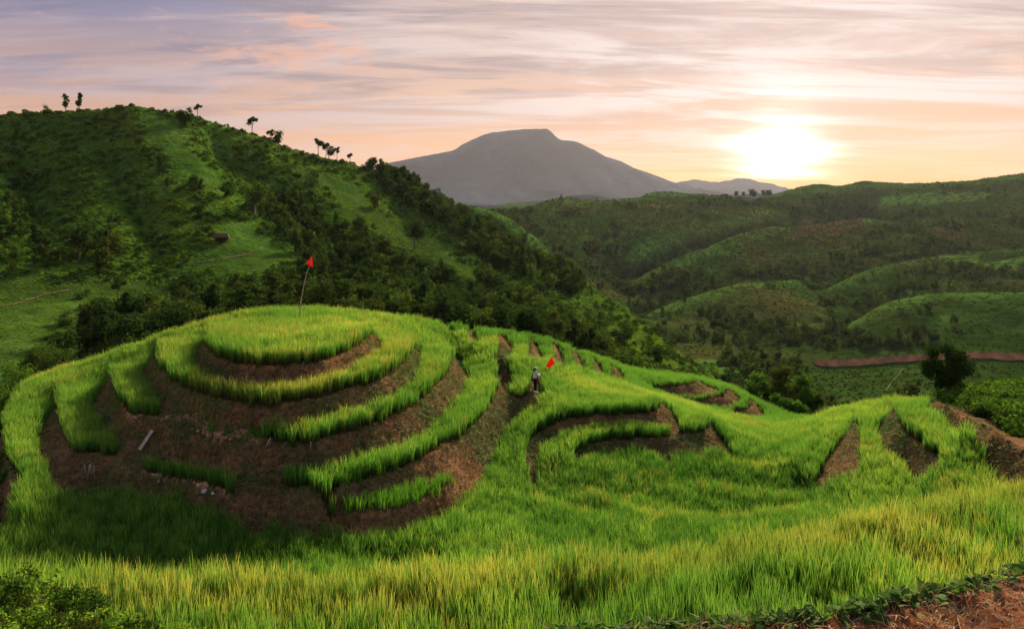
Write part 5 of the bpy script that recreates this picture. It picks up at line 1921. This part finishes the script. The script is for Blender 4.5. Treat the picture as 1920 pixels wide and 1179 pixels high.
a = Vector(on_near(265, 845))
b = W(289, 808, a.y + 0.5)
dz = (b - a)
pl = MB()
n_ = dz.normalized()
sdv = n_.cross(Vector((0, -1, 0.4))).normalized()
R3 = Matrix((sdv, n_, sdv.cross(n_))).transposed()
pl.box(dz / 2 + Vector((0, -0.15, 0.1)), (0.15, dz.length, 0.035), R3)
o = pl.build('plank', M['wood'], smooth=False)
o.location = a
tag(o, 'pale weathered plank leaning on the earth bank left of the knoll', 'plank')
for j, (p0, p1, lab) in enumerate((((161, 890), (158, 871), 'leftmost pale stick pushed into the lower bank'),
                                   ((163, 896), (168, 871), 'pale stick leaning right beside the leftmost one'),
                                   ((171, 893), (169.5, 870), 'upright pale stick in the middle of the bundle'),
                                   ((175, 893), (176.5, 872), 'rightmost pale stick of the bundle in the lower bank'))):
    stake('stick', p0[0], p0[1], p1[0], p1[1], 0.022, M['bamboo'], lab)
stake('post', 468, 806, 480, 770, 0.04, M['wood_dark'], 'dark leaning post at the end of the second ring terrace')
stake('stick', 495, 842, 508, 820, 0.025, M['bamboo'], 'pale stick leaning on the bank below the second ring')
stake('stick', 529, 868, 534, 832, 0.03, M['wood_dark'], 'dark stick upright beside the fourth terrace corner')
stake('stick', 582, 845, 583, 828, 0.018, M['bamboo'], 'short thin stick in the front bank of the second ring')
for j, (px, h_) in enumerate(((352, 16), (378, 22), (398, 24), (300, 14), (318, 16))):
    py = 800 if px > 340 else 893
    stake('wall_peg', px, py + h_, px + 0.5, py, 0.022, M['wood_dark'], 'thin wooden peg holding the earth wall of the sunken strips', 'pegs holding the earth walls')
stake('post', 1495, 790, 1495, 783, 0.10, M['wood_dark'], 'short black post alone in the rice of the saddle')


def stone(px, py, wpx, mat, label, group=None):
    x, y, z = on_near(px, py)
    r = wpx / F * y / 2
    ph = random.uniform(0, 6)
    mb = MB().ball((0, 0, 0), (r, r * 0.8, r * 0.62), 12, 9, lambda v: 1 + 0.13 * math.sin(3 * v.x + ph) + 0.1 * math.sin(5 * v.y + 4 * v.z + ph))
    o = mb.build('stone', mat)
    o.location = (x, y - r * 0.25, z)
    o.rotation_euler = (random.uniform(-0.4, 0.4), random.uniform(-0.4, 0.4), ph)
    return tag(o, label, 'stone', group)


for px, py, w_ in ((362, 804, 8), (372, 808, 11), (384, 812, 10), (397, 817, 7), (410, 821, 10), (424, 822, 12), (432, 824, 9)):
    stone(px, py, w_, M['stone_red'], 'reddish stone in the row along the rim of the sunken wall', 'stones along the earth wall')
stone(384, 921, 13, M['stone_pale'], 'pale flat stone at the foot of the low earth wall')
stone(400, 925, 9, M['stone_pale'], 'smaller pale stone right of the flat pale one')
stone(299, 903, 10, M['stone_red'], 'reddish stone low in the earth wall left of the pale stones')

# ------------------------------------------------------------------ the nearest bank: vines, creepers, straw
def vine_leaf_mesh(seed):
    r = np.random.default_rng(seed)
    out = [(0, 0), (0.35, -0.28), (0.62, 0.05), (0.52, 0.42), (0.28, 0.55), (0.0, 1.05), (-0.28, 0.55), (-0.52, 0.42), (-0.62, 0.05), (-0.35, -0.28)]
    V = [(0, 0.28, 0.06)] + [(x * (1 + r.normal(0, 0.05)), y, -0.10 * abs(x) - 0.22 * max(0, y - 0.3) ** 2 + 0.03 * r.normal()) for x, y in out]
    Fc = [(0, 1 + i, 1 + (i + 1) % 10) for i in range(10)]
    return np_mesh('vine_leaf', np.array(V), np.array(Fc), M['vine'], True)


VL = [vine_leaf_mesh(i) for i in range(4)]


def vine(pts_px, nleaf, label, size=0.10, zlev=-4.6, spreadx=0.25):
    L = line(pts_px, zlev)
    x = (L[:, 0] - 960) / F * L[:, 1]
    c = Vector((float(x.mean()), float(L[:, 1].mean()), 0))
    c.z = float(N.at(c.x, c.y))
    e_ = empty('creeping_vine', tuple(c))
    tag(e_, label, 'vine')
    mb = MB()
    for s_ in range(3):
        pts = []
        for i in range(0, len(x), max(1, len(x) // 14)):
            xx, yy = x[i] + random.gauss(0, 0.08), L[i, 1] + random.gauss(0, 0.12)
            pts.append(Vector((xx, yy, float(N.at(xx, yy)) + random.uniform(0.04, 0.16))) - c)
        if len(pts) > 2:
            mb.tube(pts, 0.009, 5)
    mb.build('stem', M['bank_green'], e_)
    for i in range(nleaf):
        t = random.random() * (len(x) - 1)
        k = int(t)
        xx = x[k] + random.gauss(0, 0.10)
        yy = L[k, 1] + random.gauss(0.0, spreadx * 0.45)
        zz = float(N.at(xx, yy))
        if zz < zlev - 0.2:
            yy = L[k, 1] - abs(random.gauss(0, 0.22))
            zz = float(N.at(xx, yy))
        o = bpy.data.objects.new('leaf', VL[i % 4])
        o.location = Vector((xx, yy, zz + random.uniform(0.02, 0.15))) - c
        o.rotation_euler = (random.gauss(-0.3, 0.6), random.gauss(0, 0.6), random.uniform(0, 6.28))
        o.scale = (size * random.choice((0.45, 0.6, 0.75, 0.9, 1.15)),) * 3
        link(o, e_)


vine([(1000, 1198), (1052, 1186), (1130, 1180), (1200, 1174)], 130, 'dark leafy vine along the bottom edge left of the straw patch', 0.08)
vine([(1215, 1172), (1260, 1168), (1330, 1166), (1375, 1164)], 150, 'broad clump of vine leaves in front of the rice before the red soil begins', 0.09)
vine([(1400, 1163), (1450, 1160), (1500, 1158), (1530, 1157)], 150, 'dark green vine clump beside the patch of pale straw', 0.095)
vine([(1570, 1154), (1620, 1144), (1680, 1131), (1750, 1116)], 190, 'vine with the biggest pointed leaves creeping on the red soil rim', 0.12)
vine([(1750, 1116), (1790, 1106), (1840, 1093), (1880, 1080), (1925, 1064), (1990, 1043)], 210, 'vine trailing up the red soil rim at the right edge', 0.095)
# vine([(330, 1196), (480, 1194), (620, 1190), (760, 1188)], 60, 'few vine leaves peeping over the bottom edge', 0.09)

fr = front & (N.PX > 900)
x, y = cells(0, 9, 5.6, 11, 0.085)
ok = pick(fr, x, y)
x, y = x[ok], y[ok]
n = len(x)
st = [tuft_mesh(7, 0.16, 0.010, M['straw_pale'], 600 + i, 0.05, 1.6) for i in range(3)] + [tuft_mesh(6, 0.26, 0.010, M['straw_pale'], 610 + i, 0.03, 0.5) for i in range(2)] + [tuft_mesh(8, 0.09, 0.02, M['bank_green'], 620 + i, 0.05) for i in range(2)]
pn = fbm(x * 1.2, y * 1.2, 3, 99) + RNG.normal(0, 0.25, n)
keep = RNG.uniform(0, 1, n) < np.clip(0.35 + pn * 0.6, 0.08, 0.9)
idx = np.where(pn < -0.35, RNG.integers(5, 7, n), np.where(RNG.uniform(0, 1, n) < 0.06, RNG.integers(3, 5, n), RNG.integers(0, 3, n)))
scatter('straw_litter', np.column_stack([x, y, N.at(x, y)])[keep], st, scl=RNG.uniform(0.6, 1.4, n)[keep], idx=idx[keep], label='dry straw and stubble on the red soil at the lower right', cat='straw', tilt=0.5)
def clod_mesh(seed):
    r = np.random.default_rng(seed)
    mb = MB().ball((0, 0, 0), (1, 0.85, 0.6), 7, 5, lambda v: 1 + 0.28 * math.sin(4 * v.x + seed) * math.cos(3 * v.y + seed))
    me = bpy.data.meshes.new('clod')
    me.from_pydata([tuple(v) for v in mb.V], [], mb.F)
    me.materials.append(M['clod'])
    return me


M['clod'] = mat_plain('red_clod', (0.22, 0.10, 0.055), 1.0, 0.4, 6)
x, y = cells(0, 9, 5.6, 11, 0.11)
ok = pick(fr, x, y) & (RNG.uniform(0, 1, len(x)) < np.clip(0.4 + fbm(x * 1.6, y * 1.6, 3, 101), 0, 0.8))
x, y = x[ok], y[ok]
scatter('soil_clods', np.column_stack([x, y, N.at(x, y)]), [clod_mesh(i) for i in range(4)], scl=RNG.uniform(0.006, 0.035, len(x)) * RNG.uniform(0.5, 1.1, len(x)),
        label='crumbs and clods of red soil at the lower right', cat='soil', tilt=0.6)
# low bushes lower left
sb = [crown_mesh('bush', 0.5, 330, 0.028, M[m_], 630 + i, 'bush')[0] for i, m_ in enumerate(('leaf_olive', 'bush', 'scrub_light', 'leaf_mid'))] + [tuft_mesh(16, 0.3, 0.012, M['straw'], 640, 0.08, 0.6)]
lw = (N.Y < ynl[None, :] + 0.8) & (N.PX < 330)
x, y = cells(-9, -3, 6.0, 12, 0.2)
ok = pick(lw, x, y)
x, y = x[ok], y[ok]
n = len(x)
scatter('undergrowth', np.column_stack([x, y, N.at(x, y) - 0.05]), sb, scl=RNG.uniform(0.45, 1.1, n), idx=np.where(RNG.uniform(0, 1, n) < 0.1, 4, RNG.integers(0, 4, n)), label='low weedy bushes at the lower left corner', cat='scrub', tilt=0.3)

# ------------------------------------------------------------------ haze: one even body of air round everything
zlo = float(min(N.Z.min(), H.Z.min())) - 1.0
zhi = float(H.Z.max()) + 15
xm = float(np.abs(H.X).max()) + 5
ym = float(H.Y.max()) + 5
hz = MB().box((0, (ym - 60) / 2, (zlo + zhi) / 2), (2 * xm, ym + 60, zhi - zlo))
m, t = new_mat('haze')
out = t.node('ShaderNodeOutputMaterial')
pvn = t.node('ShaderNodeVolumePrincipled')
pvn.inputs['Color'].default_value = (0.72, 0.78, 1.0, 1)
pvn.inputs['Density'].default_value = HAZE_DENSITY
pvn.inputs['Anisotropy'].default_value = 0.45
t.l.new(pvn.outputs[0], out.inputs['Volume'])
haze = hz.build('haze', m, smooth=False)
tag(haze, 'thin warm evening haze over the valley', 'haze', kind='stuff')
